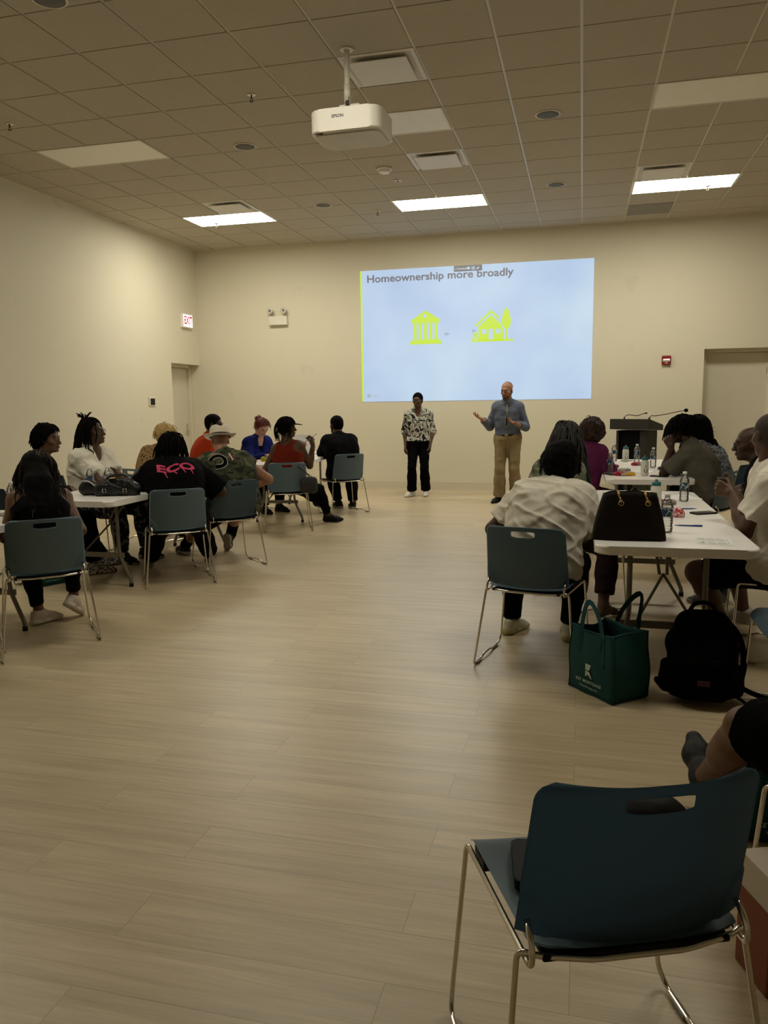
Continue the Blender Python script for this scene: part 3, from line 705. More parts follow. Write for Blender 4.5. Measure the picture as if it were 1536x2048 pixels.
def vent(j, r, lab):
    e = empty('ceiling_vent', (colx(j+.5), (rowy(r)+rowy(r+1))/2, ZC), 0, lab, 'air vent', 'square ceiling air diffusers'); h = T/2
    mb = MB()   # flared metal surround, opening up into a dark throat, with a flat plaque hung below it
    o = [(-h+.006, .002), (-h+.035, -.002), (-h+.075, .022), (-h+.105, .07)]
    ring = [[mb.bm.verts.new((sx*abs(a), sy_*abs(a), z)) for sx, sy_ in ((-1, -1), (1, -1), (1, 1), (-1, 1))] for a, z in o]
    for A, B in zip(ring, ring[1:]):
        for k in range(4): mb.bm.faces.new((A[k], A[(k+1) % 4], B[(k+1) % 4], B[k]))
    mb.build('surround', VENTW, e)
    mb = MB(); mb.box(-h+.10, h-.10, -h+.10, h-.10, .066, .09); mb.build('throat', VENTD, e)
    mb = MB(); mb.box(-h+.075, h-.075, -h+.075, h-.075, -.026, -.018, .003); mb.build('plaque', VENTW, e)
vent(-3, 9, 'square white air vent right behind the projector pole'); vent(-3, 5, 'square white air vent just ahead of the smoke detector'); vent(-8, 3, 'square air vent touching the left lit panel light'); vent(1, 3, 'square air vent touching the right lit panel light')
# openings above vents in the slab: throat sits inside the slab, so cut is not needed (slab starts above)
mb = MB(); mb.box(colx(1)+.012, colx(2)-.012, rowy(1)+.008, rowy(0)-.008, -.004+ZC, ZC-.0005); tag(mb.build('return_grille', mat('grille_grey', (.26, .24, .21), .6, bump=.8, bscale=300)), 'flat grey return air grille between the right light and the back wall', 'grille')
SPK = mat('speaker_grille', (.13, .13, .125), .6, bump=.6, bscale=600)
def speaker(j, r, lab):
    e = empty('ceiling_speaker', (colx(j+.5), (rowy(r)+rowy(r+1))/2, ZC), 0, lab, 'speaker', 'round flush ceiling speakers')
    mb = MB(); mb.lathe([(.118, -.0), (.118, -.006), (.112, -.010), (.102, -.008), (.102, -.002)], 36); mb.build('rim', WHITE, e)
    mb = MB(); mb.lathe([(.103, -.003), (.103, -.0065), (.05, -.0085), (.001, -.009)], 32); mb.build('grille', SPK, e)
speaker(-6, 11.7, 'round ceiling speaker nearest the camera at upper left'); speaker(-6, 6.7, 'round ceiling speaker left of the projector'); speaker(-1, 6.75, 'round ceiling speaker right of the projector'); speaker(-6, 2.6, 'round ceiling speaker between left and middle lit lights'); speaker(-1, 2.75, 'round ceiling speaker between middle and right lit lights')
def sprinkler(j, r, lab):
    e = empty('sprinkler', (colx(j+.5), (rowy(r)+rowy(r+1))/2, ZC), 0, lab, 'sprinkler', 'pendent fire sprinklers')
    mb = MB(); mb.lathe([(.038, 0), (.036, -.006), (.018, -.010)], 20); mb.build('escutcheon', CHROME, e)
    mb = MB(); mb.tube([(0, 0, -.008), (0, 0, -.03)], .008); mb.tube([(0, 0, -.03), (.014, 0, -.038), (.012, 0, -.05), (0, 0, -.056)], .003); mb.tube([(0, 0, -.03), (-.014, 0, -.038), (-.012, 0, -.05), (0, 0, -.056)], .003); mb.lathe([(.003, -.054), (.017, -.057), (.017, -.059), (.003, -.060)], 14); mb.build('sprinkler_head', mat('dark_metal', (.1, .08, .06), .35, .8), e)
sprinkler(-9, 8.7, 'pendent sprinkler beside the left unlit panel light'); sprinkler(-5, 8.7, 'pendent sprinkler left of the projector'); sprinkler(-9, 1.7, 'pendent sprinkler behind the left lit light'); sprinkler(-5, 1.7, 'pendent sprinkler left of the middle lit light'); sprinkler(2, 1.7, 'pendent sprinkler under the right lit light')
e = empty('smoke_detector', (-2.228, 8.95, ZC), 0, 'round white smoke detector between the projector and the air vent', 'smoke detector')
mb = MB(); mb.lathe([(.085, 0), (.085, -.018), (.07, -.024)], 32); mb.build('base', WHITEP, e); mb = MB(); mb.lathe([(.068, -.022), (.068, -.04), (.055, -.052), (.02, -.056)], 32); mb.build('cover', WHITEP, e)
e = empty('ceiling_sensor', (-2.19, 9.45, ZC), 0, 'tiny square white sensor on the ceiling behind the smoke detector', 'sensor'); mb = MB(); mb.box(-.04, .04, -.04, .04, -.012, 0, .004); mb.build('housing', WHITEP, e); mb = MB(); mb.box(-.018, .018, -.018, .018, -.016, -.011, .002); mb.build('sensor_window', SPK, e)
# ------------------------------------------------------------------ projector
e = empty('projector', (-1.735, 5.75, 3.435), -1, 'white ceiling projector with rounded corners hanging on a pole', 'projector')
PRW = mat('projector_white', (.74, .70, .62), .4); BT = mat('black_lettering', (.03, .03, .03), .6)
mb = MB(); mb.poly(round_rect(.545, .44, .085, 8, 0, .22), 0, .158, bev=.012)
mb.build('housing', PRW, e, loc=(0, 0, 0)); e.children[0].data.polygons.foreach_set('use_smooth', [False]*len(e.children[0].data.polygons))
mb = MB(); mb.poly(round_rect(.50, .36, .06, 6, 0, .235), -.012, .004, bev=.008); mb.box(-.235, -.175, .03, .055, -.002, .003, mi=1); mb.build('underside', [mat('projector_underside', (.60, .575, .52), .5), BLACKP], e)
text('maker_lettering', 'EPSON', .030, BT, face_m((-.045, -.0008, .098), (1, 0, 0), (0, 0, 1)), e, bold=.0008)
text('type_lettering', 'EPSON', .014, mat('grey_lettering', (.25, .24, .22), .6), face_m((-.02, .12, -.0128), (1, 0, 0), (0, -1, 0)), e)
text('type_lettering', 'PowerLite', .014, MATS['grey_lettering'], face_m((.0, .17, -.0128), (1, 0, 0), (0, -1, 0)), e)
mb = MB(); mb.tube([(.13, .438, .085), (.13, .47, .085)], .05, n=24); mb.build('lens', mat('lens_glass', (.02, .02, .03), .05), e)
mb = MB(); mb.tube([(-.035, .22, .642), (-.035, .22, .24)], .021, n=16); mb.tube([(-.035, .22, .39), (-.035, .22, .27)], .026, n=16); mb.build('pole', PRW, e)
mb = MB(); mb.box(-.10, .06, .212, .228, .158, .25, .004)
for x in (-.075, -.02, .035): mb.lathe([(.018, -.014), (.018, 0), (.010, .004)], 14, c=(x, .212, .21), axis='y')
for s_ in (-1, 1): mb.tube([(-.02, .22, .175), (s_*.17, .10, .168), (s_*.17, .07, .16)], .009, bend=.02); mb.tube([(-.02, .22, .175), (s_*.17, .34, .168), (s_*.17, .37, .16)], .009, bend=.02)
mb.build('mount_bracket', PRW, e)
mb = MB()
for k in range(3): mb.tube([(-.03+.006*k, .205, .30), (-.045+.01*k, .198, .25), (-.01+.008*k, .196, .20), (-.03+.012*k, .20, .165)], .004, n=6, bend=.02)
mb.build('cable', BLACKP, e)
mb = MB(); mb.lathe([(.05, .630), (.05, .642)], 24, c=(-.035, .22, 0)); mb.build('ceiling_flange', PRW, e)
# ------------------------------------------------------------------ projected slide on the back wall, glowing panels in place of the projector's beam
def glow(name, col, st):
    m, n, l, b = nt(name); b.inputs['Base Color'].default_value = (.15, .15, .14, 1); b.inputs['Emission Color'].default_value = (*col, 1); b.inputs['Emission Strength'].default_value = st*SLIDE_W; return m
sx0, sx1, sz0, sz1 = -3.583, .133, 1.465, 3.587
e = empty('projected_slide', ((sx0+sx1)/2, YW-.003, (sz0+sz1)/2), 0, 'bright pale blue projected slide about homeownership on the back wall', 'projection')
hw_, hh_ = (sx1-sx0)/2, (sz1-sz0)/2
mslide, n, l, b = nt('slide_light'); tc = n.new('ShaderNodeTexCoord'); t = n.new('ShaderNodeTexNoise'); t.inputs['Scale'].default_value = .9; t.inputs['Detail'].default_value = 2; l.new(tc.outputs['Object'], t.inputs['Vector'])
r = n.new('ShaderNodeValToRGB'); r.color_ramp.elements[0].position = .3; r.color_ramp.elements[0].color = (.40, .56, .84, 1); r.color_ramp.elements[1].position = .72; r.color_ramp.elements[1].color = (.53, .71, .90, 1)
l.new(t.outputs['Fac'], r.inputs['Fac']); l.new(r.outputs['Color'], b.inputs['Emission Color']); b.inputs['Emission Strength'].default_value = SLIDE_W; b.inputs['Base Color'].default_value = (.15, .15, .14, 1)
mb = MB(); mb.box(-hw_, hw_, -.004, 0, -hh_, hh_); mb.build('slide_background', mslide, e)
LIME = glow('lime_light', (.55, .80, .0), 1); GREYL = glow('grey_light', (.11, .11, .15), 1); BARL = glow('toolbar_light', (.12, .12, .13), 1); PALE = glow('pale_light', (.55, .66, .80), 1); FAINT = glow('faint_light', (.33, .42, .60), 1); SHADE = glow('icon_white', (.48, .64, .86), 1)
sw_, sh_ = 2*hw_, 2*hh_
def fpoly(mb, pts, d=.0, mi=0):   # slide coordinates: x 0..1 from left, y 0..1 from bottom; d = lift
    a = [mb.bm.verts.new((-hw_+x*sw_, -.0055-d, -hh_+y*sh_)) for x, y in pts]; f = mb.bm.faces.new(a); f.material_index = mi
def R_(x0, x1, y0, y1): return [(x0, y0), (x1, y0), (x1, y1), (x0, y1)]
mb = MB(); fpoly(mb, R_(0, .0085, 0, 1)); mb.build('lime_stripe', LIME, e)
# picture coordinates (zoomed view) -> slide fractions, measured on the slanted slide
def S(px, py):
    tl, tr, br, bl = (60, 128), (1440, 44), (1426, 875), (68, 897)
    u, v = .5, .5
    for _ in range(20):
        x = (1-u)*(1-v)*bl[0]+u*(1-v)*br[0]+u*v*tr[0]+(1-u)*v*tl[0]; y = (1-u)*(1-v)*bl[1]+u*(1-v)*br[1]+u*v*tr[1]+(1-u)*v*tl[1]
        u += (px-x)/1370; v -= (py-y)/800
    return u, v
# bank icon
mb = MB(); P_ = lambda q, d=0, mi=0: fpoly(mb, [S(*p) for p in q], d, mi)
P_([(377, 412), (466, 352), (555, 405), (555, 420), (377, 429)]); P_([(393, 428), (411, 427), (411, 524), (393, 525)])
for x in (424, 456, 488, 521): P_([(x, 426), (x+18, 425), (x+18, 522), (x, 523)])
P_([(386, 526), (548, 519), (566, 540), (566, 547), (367, 554), (367, 546)]); P_([(393, 432), (540, 422), (540, 426), (393, 434)])
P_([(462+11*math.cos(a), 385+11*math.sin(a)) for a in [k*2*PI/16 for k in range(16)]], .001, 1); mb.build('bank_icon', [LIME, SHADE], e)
mb = MB()
P_([(760, 440), (856, 347), (905, 388), (905, 404), (856, 364), (767, 450)]); P_([(783, 447), (856, 378), (912, 425), (928, 440), (928, 524), (783, 527)])
P_([(740, 526), (987, 516), (987, 528), (740, 538)])
P_([(804, 461), (829, 460), (829, 488), (804, 489)], .001, 1); P_([(885, 458), (912, 457), (912, 485), (885, 486)], .001, 1); P_([(843, 460), (868, 459), (868, 520), (843, 521)], .001, 1)
def leaf(cx, top, bot, w, g=0): 
    o = []
    for k in range(24):
        a = k*2*PI/24; y = (1-math.cos(a))/2; o.append((cx+w*math.sin(a)*(.55+.45*y)**1.2*(1 if 1 else 0), top+(bot-top)*y))
    return o
P_(leaf(946, 322, 468, 42), .0015, 1); P_(leaf(946, 333, 458, 34), .002); P_([(930, 470), (962, 470), (962, 517), (930, 518)], .0012, 1); P_([(941, 440), (951, 440), (951, 518), (941, 518)], .0022)
for cx, cy_2, q in ((757, 490, 7), (771, 489, 7), (764, 496, 8), (756, 508, 6), (772, 507, 6)): P_([(cx+q*math.cos(a), cy_2+q*math.sin(a)) for a in [k*2*PI/10 for k in range(10)]], .0003)
P_([(762, 500), (766, 500), (766, 528), (762, 528)]); P_([(742, 522), (752, 506), (764, 522)]); P_([(764, 522), (777, 506), (786, 521)])
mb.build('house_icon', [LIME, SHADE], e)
def stext(name, s_, x, y, size, m, bold=0, lift=.006, sx=1.):
    me = text_mesh(s_, size, bold=bold, align='LEFT'); me.transform(Matrix.Diagonal((sx, 1, 1, 1))); u, v = x, y
    me.transform(face_m((-hw_+u*sw_, -lift, -hh_+v*sh_), (1, 0, 0), (0, 0, 1))); return link(name, me, e, [m])
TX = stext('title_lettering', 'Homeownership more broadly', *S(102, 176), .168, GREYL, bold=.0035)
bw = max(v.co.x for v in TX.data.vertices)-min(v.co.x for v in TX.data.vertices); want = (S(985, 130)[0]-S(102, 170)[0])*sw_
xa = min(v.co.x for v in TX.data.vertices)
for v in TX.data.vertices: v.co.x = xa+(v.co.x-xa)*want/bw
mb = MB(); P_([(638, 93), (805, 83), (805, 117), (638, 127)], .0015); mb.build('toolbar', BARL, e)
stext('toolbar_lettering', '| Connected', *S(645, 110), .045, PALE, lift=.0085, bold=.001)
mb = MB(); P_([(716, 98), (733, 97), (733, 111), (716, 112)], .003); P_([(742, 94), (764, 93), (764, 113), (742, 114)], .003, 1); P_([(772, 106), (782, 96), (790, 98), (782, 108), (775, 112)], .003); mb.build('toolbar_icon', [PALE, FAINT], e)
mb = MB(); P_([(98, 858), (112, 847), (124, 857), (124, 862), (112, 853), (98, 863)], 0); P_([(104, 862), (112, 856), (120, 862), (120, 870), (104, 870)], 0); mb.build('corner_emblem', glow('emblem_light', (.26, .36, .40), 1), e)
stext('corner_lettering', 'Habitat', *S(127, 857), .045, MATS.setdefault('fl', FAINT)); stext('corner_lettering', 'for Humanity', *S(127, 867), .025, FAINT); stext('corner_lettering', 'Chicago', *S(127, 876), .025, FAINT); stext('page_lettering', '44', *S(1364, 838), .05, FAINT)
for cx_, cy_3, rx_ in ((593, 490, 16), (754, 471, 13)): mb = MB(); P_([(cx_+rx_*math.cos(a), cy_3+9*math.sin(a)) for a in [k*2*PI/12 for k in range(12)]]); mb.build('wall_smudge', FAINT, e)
# ------------------------------------------------------------------ things on the walls
e = empty('exit_sign', (XL, 12.20, 2.745), 0, 'white exit sign with red letters above the recessed side door', 'exit sign')
mb = MB(); mb.box(0, .055, -.165, .165, 0, .235, .008); mb.build('housing', WHITEP, e)
mb = MB(); mb.box(.054, .058, -.15, .15, .02, .215, .002); mb.build('lit_face', mat('exit_face', (.9, .85, .85), .4, emit=(1, .82, .86), estr=.75), e)
text('exit_lettering', 'EXIT', .185, mat('exit_red', (.35, .01, .03), .4, emit=(.5, .01, .04), estr=.25), face_m((.0595, 0, .118), (0, 1, 0), (0, 0, 1))@Matrix.Diagonal((.72, 1, 1, 1)), e, bold=.005)
e = empty('emergency_light', (-5.03, YW, 2.775), 0, 'white emergency light with two round lamp heads on the back wall', 'emergency light')
mb = MB(); mb.box(-.165, .165, -.075, 0, 0, .145, .008); mb.box(.145, .166, -.06, -.04, .06, .085, mi=0); mb.build('housing', WHITE, e)
for x in (-.125, .12):
    mb = MB(); mb.tube([(x, -.04, .14), (x, -.045, .19)], .014, n=12); mb.lathe([(.02, .03), (.038, .01), (.05, -.03), (.052, -.05), (.046, -.052)], 24, c=(x, -.05, .235), axis='y'); o = mb.build('lamp_head', mat('lamp_head_grey', (.55, .53, .48), .3, .2), e)
    mb = MB(); mb.lathe([(.045, -.048), (.02, -.052), (.001, -.053)], 24, c=(x, -.05, .235), axis='y'); mb.build('lens', mat('dark_lens', (.25, .24, .22), .1, .6), o)
e = empty('fire_alarm', (1.223, YW, 1.955), 0, 'red fire alarm strobe on the back wall left of the tall door', 'fire alarm')
RED = mat('alarm_red', (.22, .012, .012), .4); mb = MB(); mb.box(-.066, .066, -.045, 0, 0, .142, .012); mb.build('housing', RED, e)
mb = MB(); mb.box(-.052, .052, -.060, -.04, .048, .088, .008); mb.build('strobe_lens', mat('strobe_clear', (.75, .72, .7), .15, .3), e)
text('fire_lettering', 'FIRE', .022, mat('white_lettering', (.75, .73, .7), .6), face_m((0, -.0458, .028), (1, 0, 0), (0, 0, 1)), e, bold=.0008)
e = empty('wall_tablet', (XL, 11.0, 1.445), 0, 'black thermostat screen in a white frame left of the side door', 'thermostat'); mb = MB(); mb.box(0, .02, -.09, .09, 0, .135, .006); mb.build('bezel', WHITE, e); mb = MB(); mb.box(.019, .022, -.066, .066, .016, .119, .001); mb.build('screen', BLACKP, e)
e = empty('wall_plate', (-6.20, YW, 1.03), 0, 'cream socket plate on the back wall between red polo man and redhead', 'socket plate'); mb = MB(); mb.box(-.058, .058, -.007, 0, 0, .115, .003); mb.build('cover_plate', WHITE, e); mb = MB(); mb.box(-.035, -.02, -.010, -.006, .03, .06); mb.box(.015, .03, -.010, -.006, .045, .06); mb.build('socket', STEEL, e)
# ------------------------------------------------------------------ chairs
BLUE2 = BLUE
def backrest():
    mb = MB(); H = .326; r = .035; NU, NV = 48, 40
    def us(i): return -1+2*i/NU
    def fn(u, v):
        u = -1+2*u
        w = .226-.014*v
        d = (1-v)*H
        if d < r: w -= r-math.sqrt(max(r*r-(r-d)**2, 0))
        t_ = min(abs(u)/.30, 1); fo_ = math.exp(-(max(abs(u)-.30, 0)/.06)**2); v = v+fo_*(.026*t_**3*math.exp(-((v-.835)/.05)**2)-.008*t_**6*math.exp(-((v-.925)/.03)**2))
        x = u*w; y = -.192-.068*v+.058*abs(u)**2.2*(1-.15*v); z = .468+H*v+.004*(1-abs(u))*v-(.010*(1-abs(u)**2) if v < .05 else 0)
        # raised lower corners (the moulded wings)
        e = abs(u)-(.80+.16*v/.28) if v < .28 else -1
        if v < .28 and abs(u) > .72+.25*(v/.28)**1.5: y -= .005
        return (x, y, z)
    def skip(i, j):
        u = abs(-1+2*(i+.5)/NU); v = (j+.5)/NV; top = .925; bot = .835
        return u < .295 and bot < v < top
    mb.grid(fn, NU, NV, skip=skip); mb.solidify(.007); return mb
def seat():
    mb = MB(); W, D = .226, .412
    def fn(u, v):
        u = -1+2*u; y = .225-D*v; w = W-(.020*v); q = .03
        for d in (v*D, (1-v)*D):
            if d < q: w -= q-math.sqrt(max(q*q-(q-d)**2, 0))
        z = .452-.012*math.exp(-((y+.05)/.13)**2)*(1-u*u)-.035*max(0, (y-.17)/.055)**2+.006*abs(u)**3
        return (u*w, y, z)
    mb.grid(fn, 26, 26); mb.solidify(.008); return mb
def frame_mesh():
    p = []
    for s_ in (-1, 1):
        q = [(s_*.208, -.160, .500), (s_*.209, -.196, .470), (s_*.211, -.200, .430), (s_*.232, .205, .438), (s_*.262, .225, .05), (s_*.272, .20, .012), (s_*.272, .08, .010), (s_*.272, .04, .022), (s_*.274, -.06, .022), (s_*.275, -.10, .010), (s_*.276, -.225, .010), (s_*.226, -.158, .440), (s_*.19, -.176, .436)]
        p.append(q)
    mb = MB(); path = p[0]+[(-.09, -.196, .433), (.09, -.196, .433)]+p[1][::-1]
    mb.tube(path, .0062, n=10, bend=.022); return mb
cE = empty('stacking_chair', (0, 0, 0), 0, 'x', 'chair')
seat().build('seat', BLUE2, cE); backrest().build('backrest', BLUE2, cE); frame_mesh().build('frame', CHROME, cE)
mb = MB(); mb.box(-.17, .17, -.14, .13, .424, .436, .004); mb.box(-.185, .185, -.186, -.13, .428, .441, .004); mb.box(-.215, -.17, .12, .2, .415, .440, .004); mb.box(.17, .215, .12, .2, .415, .440, .004); mb.build('seat_underframe', BLACKP, cE)
for s_ in (-1, 1):
    for y in (.13, -.16):
        mb = MB(); mb.box(s_*.272-.009, s_*.272+.009, y-.03, y+.03, .0005, .013, .003); mb.build('glide', mat('glide_grey', (.25, .24, .22), .5), cE)
CH = [  # x, y, rot, label
 (.054, 1.56, 22, 'blue plastic chair in the foreground at lower right, black bag on its seat'),
 (-.235, 4.28, -12, 'blue plastic chair under the woman in the creased white tee'),
 (-3.24, 4.08, 42, 'blue plastic chair under the woman with long brown-tipped hair'),
 (-3.23, 5.70, 35, 'blue plastic chair under the person in the black tee with pink lettering'),
 (-3.10, 6.38, 48, 'blue plastic chair under the man in the camouflage vest'),
 (-3.30, 8.37, 24, 'blue plastic chair under the woman in the black cap'),
 (-3.07, 9.82, 44, 'blue plastic chair under the bearded man in the black tee'),
 (1.12, 7.62, 62, 'blue plastic chair under the man in the grey shirt'),
 (1.40, 8.45, 66, 'blue plastic chair under the person in the speckled blue shirt'),
 (1.08, 4.72, 84, 'blue plastic chair under the man in the white tee, beside the near right table'),
 (1.02, 3.70, 90, 'empty blue plastic chair at the right edge, behind the black backpack'),
 (-3.52, 3.56, 42, 'blue plastic chair cut off by the left edge, only its chrome runner showing'),
 (-4.62, 5.60, -30, 'blue plastic chair under the curly haired woman in black'),
 (-4.62, 6.45, -62, 'blue plastic chair under the woman with glasses and folded arms'),
 (-4.50, 7.45, -20, 'blue plastic chair under the blonde in the leopard print'),
 (-4.60, 8.85, -58, 'blue plastic chair under the man in the red polo'),
 (-4.42, 9.85, -110, 'blue plastic chair under the red haired woman in the blue jacket'),
 (.0, 5.62, -62, 'blue plastic chair under the person with long grey-black locks'),
 (-.10, 8.05, -40, 'blue plastic chair under the woman in the purple top'),
 (.80, 2.13, 45, 'chair at the right edge carrying the person in black shorts'),
 (1.42, 5.75, 62, 'blue plastic chair under the bald man with black glasses'),
]
for i, (x, y, a, lab) in enumerate(CH):
    if i == 0: cE.location = (x, y, 0); cE.rotation_euler = (0, 0, math.radians(a)); cE['label'] = lab; cE['group'] = 'blue stacking chairs'
    else: copy_thing(cE, (x, y, 0), a, lab, 'blue stacking chairs')
# ------------------------------------------------------------------ tables
tE = empty('folding_table', (0, 0, 0), 0, 'x', 'table'); TL = 2.44
mb = MB(); mb.poly(round_rect(.76, TL, .07, 8), .695, .74, bev=.010); mb.build('tabletop', WHITEP, tE)
for s_ in (-1, 1):
    y = s_*(TL/2-.36)
    for x in (-1, 1):
        mb = MB(); mb.tube([(x*.19, y, .70), (x*.19, y, .27), (x*.285, y, .05), (x*.285, y, .018)], .0145, n=12, bend=.07); lg = mb.build('leg', STEEL, tE)
        mb = MB(); mb.tube([(x*.285, y, .0), (x*.285, y, .03)], .0175, n=12); mb.build('foot_cap', BLACKP, lg)
    mb = MB(); mb.box(-.235, .235, y-.008, y+.008, .235, .275, .003); mb.build('crossbar', STEEL, tE)
    mb = MB(); mb.tube([(-.04, y-s_*.42, .69), (-.02, y-s_*.20, .49)], .009); mb.tube([(.04, y-s_*.42, .69), (.02, y-s_*.20, .49)], .009); mb.tube([(0, y-s_*.20, .49), (-.15, y-s_*.01, .26)], .008); mb.tube([(0, y-s_*.20, .49), (.15, y-s_*.01, .26)], .008); mb.build('brace', STEEL, tE)
mb = MB()
for x in (-1, 1): mb.box(x*.30-.012, x*.30+.012, -TL/2+.1, TL/2-.1, .675, .697)
mb.build('underframe', STEEL, tE)
TB = [(.455, 5.10, 0, 'near right white folding table with the dark handbag on it'), (.60, 8.42, 0, 'far right white folding table with bottles and snack wrappers'), (-3.80, 6.30, 0, 'left white folding table with two black bags on it'),
      (-3.80, 3.33, 0, 'white folding table cut off by the left edge'), (-3.72, 9.72, 8, 'far left white folding table covered with papers')]
for i, (x, y, a, lab) in enumerate(TB):
    if i == 0: tE.location = (x, y, 0); tE['label'] = lab; tE['group'] = 'white folding tables'
    else: copy_thing(tE, (x, y, 0), a, lab, 'white folding tables')
# ------------------------------------------------------------------ lectern
LEC = mat('lectern_dark', (.018, .0145, .011), .55, bump=.1, bscale=60); LECB = mat('shelf_shade_black', (.002, .002, .002), .8, spec=.1)
e = empty('lectern', (.80, 11.85, 0), -32, 'dark wooden lectern with two gooseneck microphones at the back', 'lectern')
mb = MB(); mb.box(-.24, -.20, -.20, .10, .05, 1.0, .004); mb.box(.13, .24, -.20, .10, .05, 1.0, .004); mb.box(-.22, .22, .08, .10, .05, 1.0); mb.box(-.27, .27, -.24, .13, 0, .06, .006); mb.build('body', LEC, e)
mb = MB(); mb.box(-.205, .135, -.17, .085, .06, 1.0); mb.build('open_shelf_shade', LECB, e)  # solid black block, shade of the open shelf put into its colour
mb = MB(); 
A = [(-.31, -.27, 1.02), (.31, -.27, 1.02), (.31, .14, 1.0), (-.31, .14, 1.0)]; Bz = [1.17, 1.17, 1.08, 1.08]
va = [mb.bm.verts.new(p) for p in A]; vb = [mb.bm.verts.new((p[0], p[1], z)) for p, z in zip(A, Bz)]
mb.bm.faces.new(va[::-1]); mb.bm.faces.new(vb)
for k in range(4): mb.bm.faces.new((va[k], va[(k+1) % 4], vb[(k+1) % 4], vb[k]))
bmesh.ops.bevel(mb.bm, geom=mb.bm.edges[:], offset=.006, segments=2, affect='EDGES'); mb.build('reading_desk', LEC, e)
for x0, pts, hd in ((-.23, [(-.23, 0, 1.14), (-.225, 0, 1.20), (-.17, 0, 1.225), (-.02, 0, 1.205), (.05, 0, 1.235), (.11, 0, 1.245)], 0), (.16, [(.16, 0, 1.14), (.185, 0, 1.215), (.24, 0, 1.205), (.40, 0, 1.23), (.60, 0, 1.27), (.70, 0, 1.285)], 1)):
    mb = MB(); mb.tube(pts, .0055, n=7, bend=.03); mb.lathe([(.02, 1.145), (.012, 1.17), (.006, 1.19)], 12, c=(x0, 0, 0)); mc = mb.build('gooseneck_microphone', BLACKP, e)
    p = pts[-1]; mb = MB(); R = .026 if hd else .010; L = 1.1 if hd else 2.5
    mb.lathe([(R*math.sin(a), R*L*math.cos(a)) for a in [PI*(.02+.96*k/10) for k in range(11)]], 16, c=p, axis='x'); mb.build('windscreen', BLACKC, mc)
# ------------------------------------------------------------------ bottles and small things
def clear_mat():
    m = bpy.data.materials.new('clear_plastic'); m.use_nodes = True; n, l = m.node_tree.nodes, m.node_tree.links; n.clear()
    o = n.new('ShaderNodeOutputMaterial'); mx = n.new('ShaderNodeMixShader'); t = n.new('ShaderNodeBsdfTransparent'); t.inputs[0].default_value = (.93, .94, .93, 1); g = n.new('ShaderNodeBsdfGlossy'); g.inputs['Roughness'].default_value = .08
    f = n.new('ShaderNodeFresnel'); f.inputs[0].default_value = 1.5; tc = n.new('ShaderNodeTexCoord'); w = n.new('ShaderNodeTexWave'); w.bands_direction = 'Z'; w.inputs['Scale'].default_value = 22
    l.new(tc.outputs['Object'], w.inputs['Vector']); b = n.new('ShaderNodeBump'); b.inputs['Strength'].default_value = .5; b.inputs['Distance'].default_value = .004; l.new(w.outputs['Fac'], b.inputs['Height']); l.new(b.outputs['Normal'], g.inputs['Normal']); l.new(b.outputs['Normal'], f.inputs['Normal'])
    ml = n.new('ShaderNodeMath'); ml.operation = 'MULTIPLY_ADD'; ml.inputs[1].default_value = 1.3; ml.inputs[2].default_value = .10; l.new(f.outputs[0], ml.inputs[0])
    l.new(ml.outputs[0], mx.inputs[0]); l.new(t.outputs[0], mx.inputs[1]); l.new(g.outputs[0], mx.inputs[2]); l.new(mx.outputs[0], o.inputs[0]); return m
CLEAR = clear_mat()
LBL = pattern('bottle_label', [(.03, .06, .13), (.45, .5, .52), (.05, .10, .09)], 'noise', 40, 1, [0, .52, .60], rough=.4, stretch=(1, 1, .5)); CAPW = mat('bottle_cap_white', (.75, .74, .7), .4)
bE = empty('water_bottle', (0, 0, 0), 0, 'x', 'bottle')
mb = MB(); mb.lathe([(.001, .004), (.024, .002), (.031, .008), (.0315, .03), (.029, .04), (.0315, .05), (.0315, .085), (.030, .09), (.030, .125), (.0325, .132), (.031, .150), (.020, .176), (.0125, .188), (.0125, .196)], 20); mb.build('bottle_body', CLEAR, bE)
mb = MB(); mb.lathe([(.0306, .088), (.0308, .090), (.0308, .128), (.0306, .130)], 20, cap=False); mb.build('label', LBL, bE); mb = MB(); mb.lathe([(.0145, .192), (.0148, .194), (.0145, .207), (.012, .209)], 16); mb.build('cap', CAPW, bE)
for i, (x, y, z, lab) in enumerate([(.70, 5.69, .74, 'clear water bottle on the near right table behind the phone'), (.452, 4.34, .74, 'clear water bottle on the near right table beside the handbag'), (.37, 9.30, .74, 'leftmost clear water bottle at the far end of the far right table'),
     (.61, 9.15, .74, 'clear water bottle in front of the lectern opening on the far right table'), (.73, 8.50, .74, 'clear water bottle near the praying hands on the far right table'), (.275, 7.85, .74, 'clear water bottle beside the purple top on the far right table'),
     (-4.03, 5.72, .74, 'left one of two water bottles behind the black bags'), (-3.90, 5.78, .74, 'right one of two water bottles behind the black bags'), (-3.80, 4.50, .74, 'clear water bottle standing at the left edge beside the phone')]):
    if i == 0: bE.location = (x, y, z); bE['label'] = lab; bE['group'] = 'clear water bottles'
    else: copy_thing(bE, (x, y, z), 40*i, lab, 'clear water bottles')
SPW = mat('sport_bottle_white', (.70, .68, .60), .4); TEALP = mat('teal_lid', (.01, .12, .13), .4); DROP = mat('drop_grey', (.05, .055, .06), .5)
sE = empty('sport_bottle', (0, 0, 0), 0, 'x', 'bottle')
mb = MB(); mb.lathe([(.001, .0), (.033, .001), (.035, .006), (.035, .118), (.0335, .133), (.027, .143), (.0265, .148)], 28); bo = mb.build('bottle_body', SPW, sE)
mb = MB(); mb.lathe([(.0285, .146), (.029, .148), (.029, .163), (.024, .169), (.010, .172), (.0095, .184), (.007, .187)], 24); mb.build('lid', TEALP, sE); 
mb = MB()
for k in range(30):
    pass
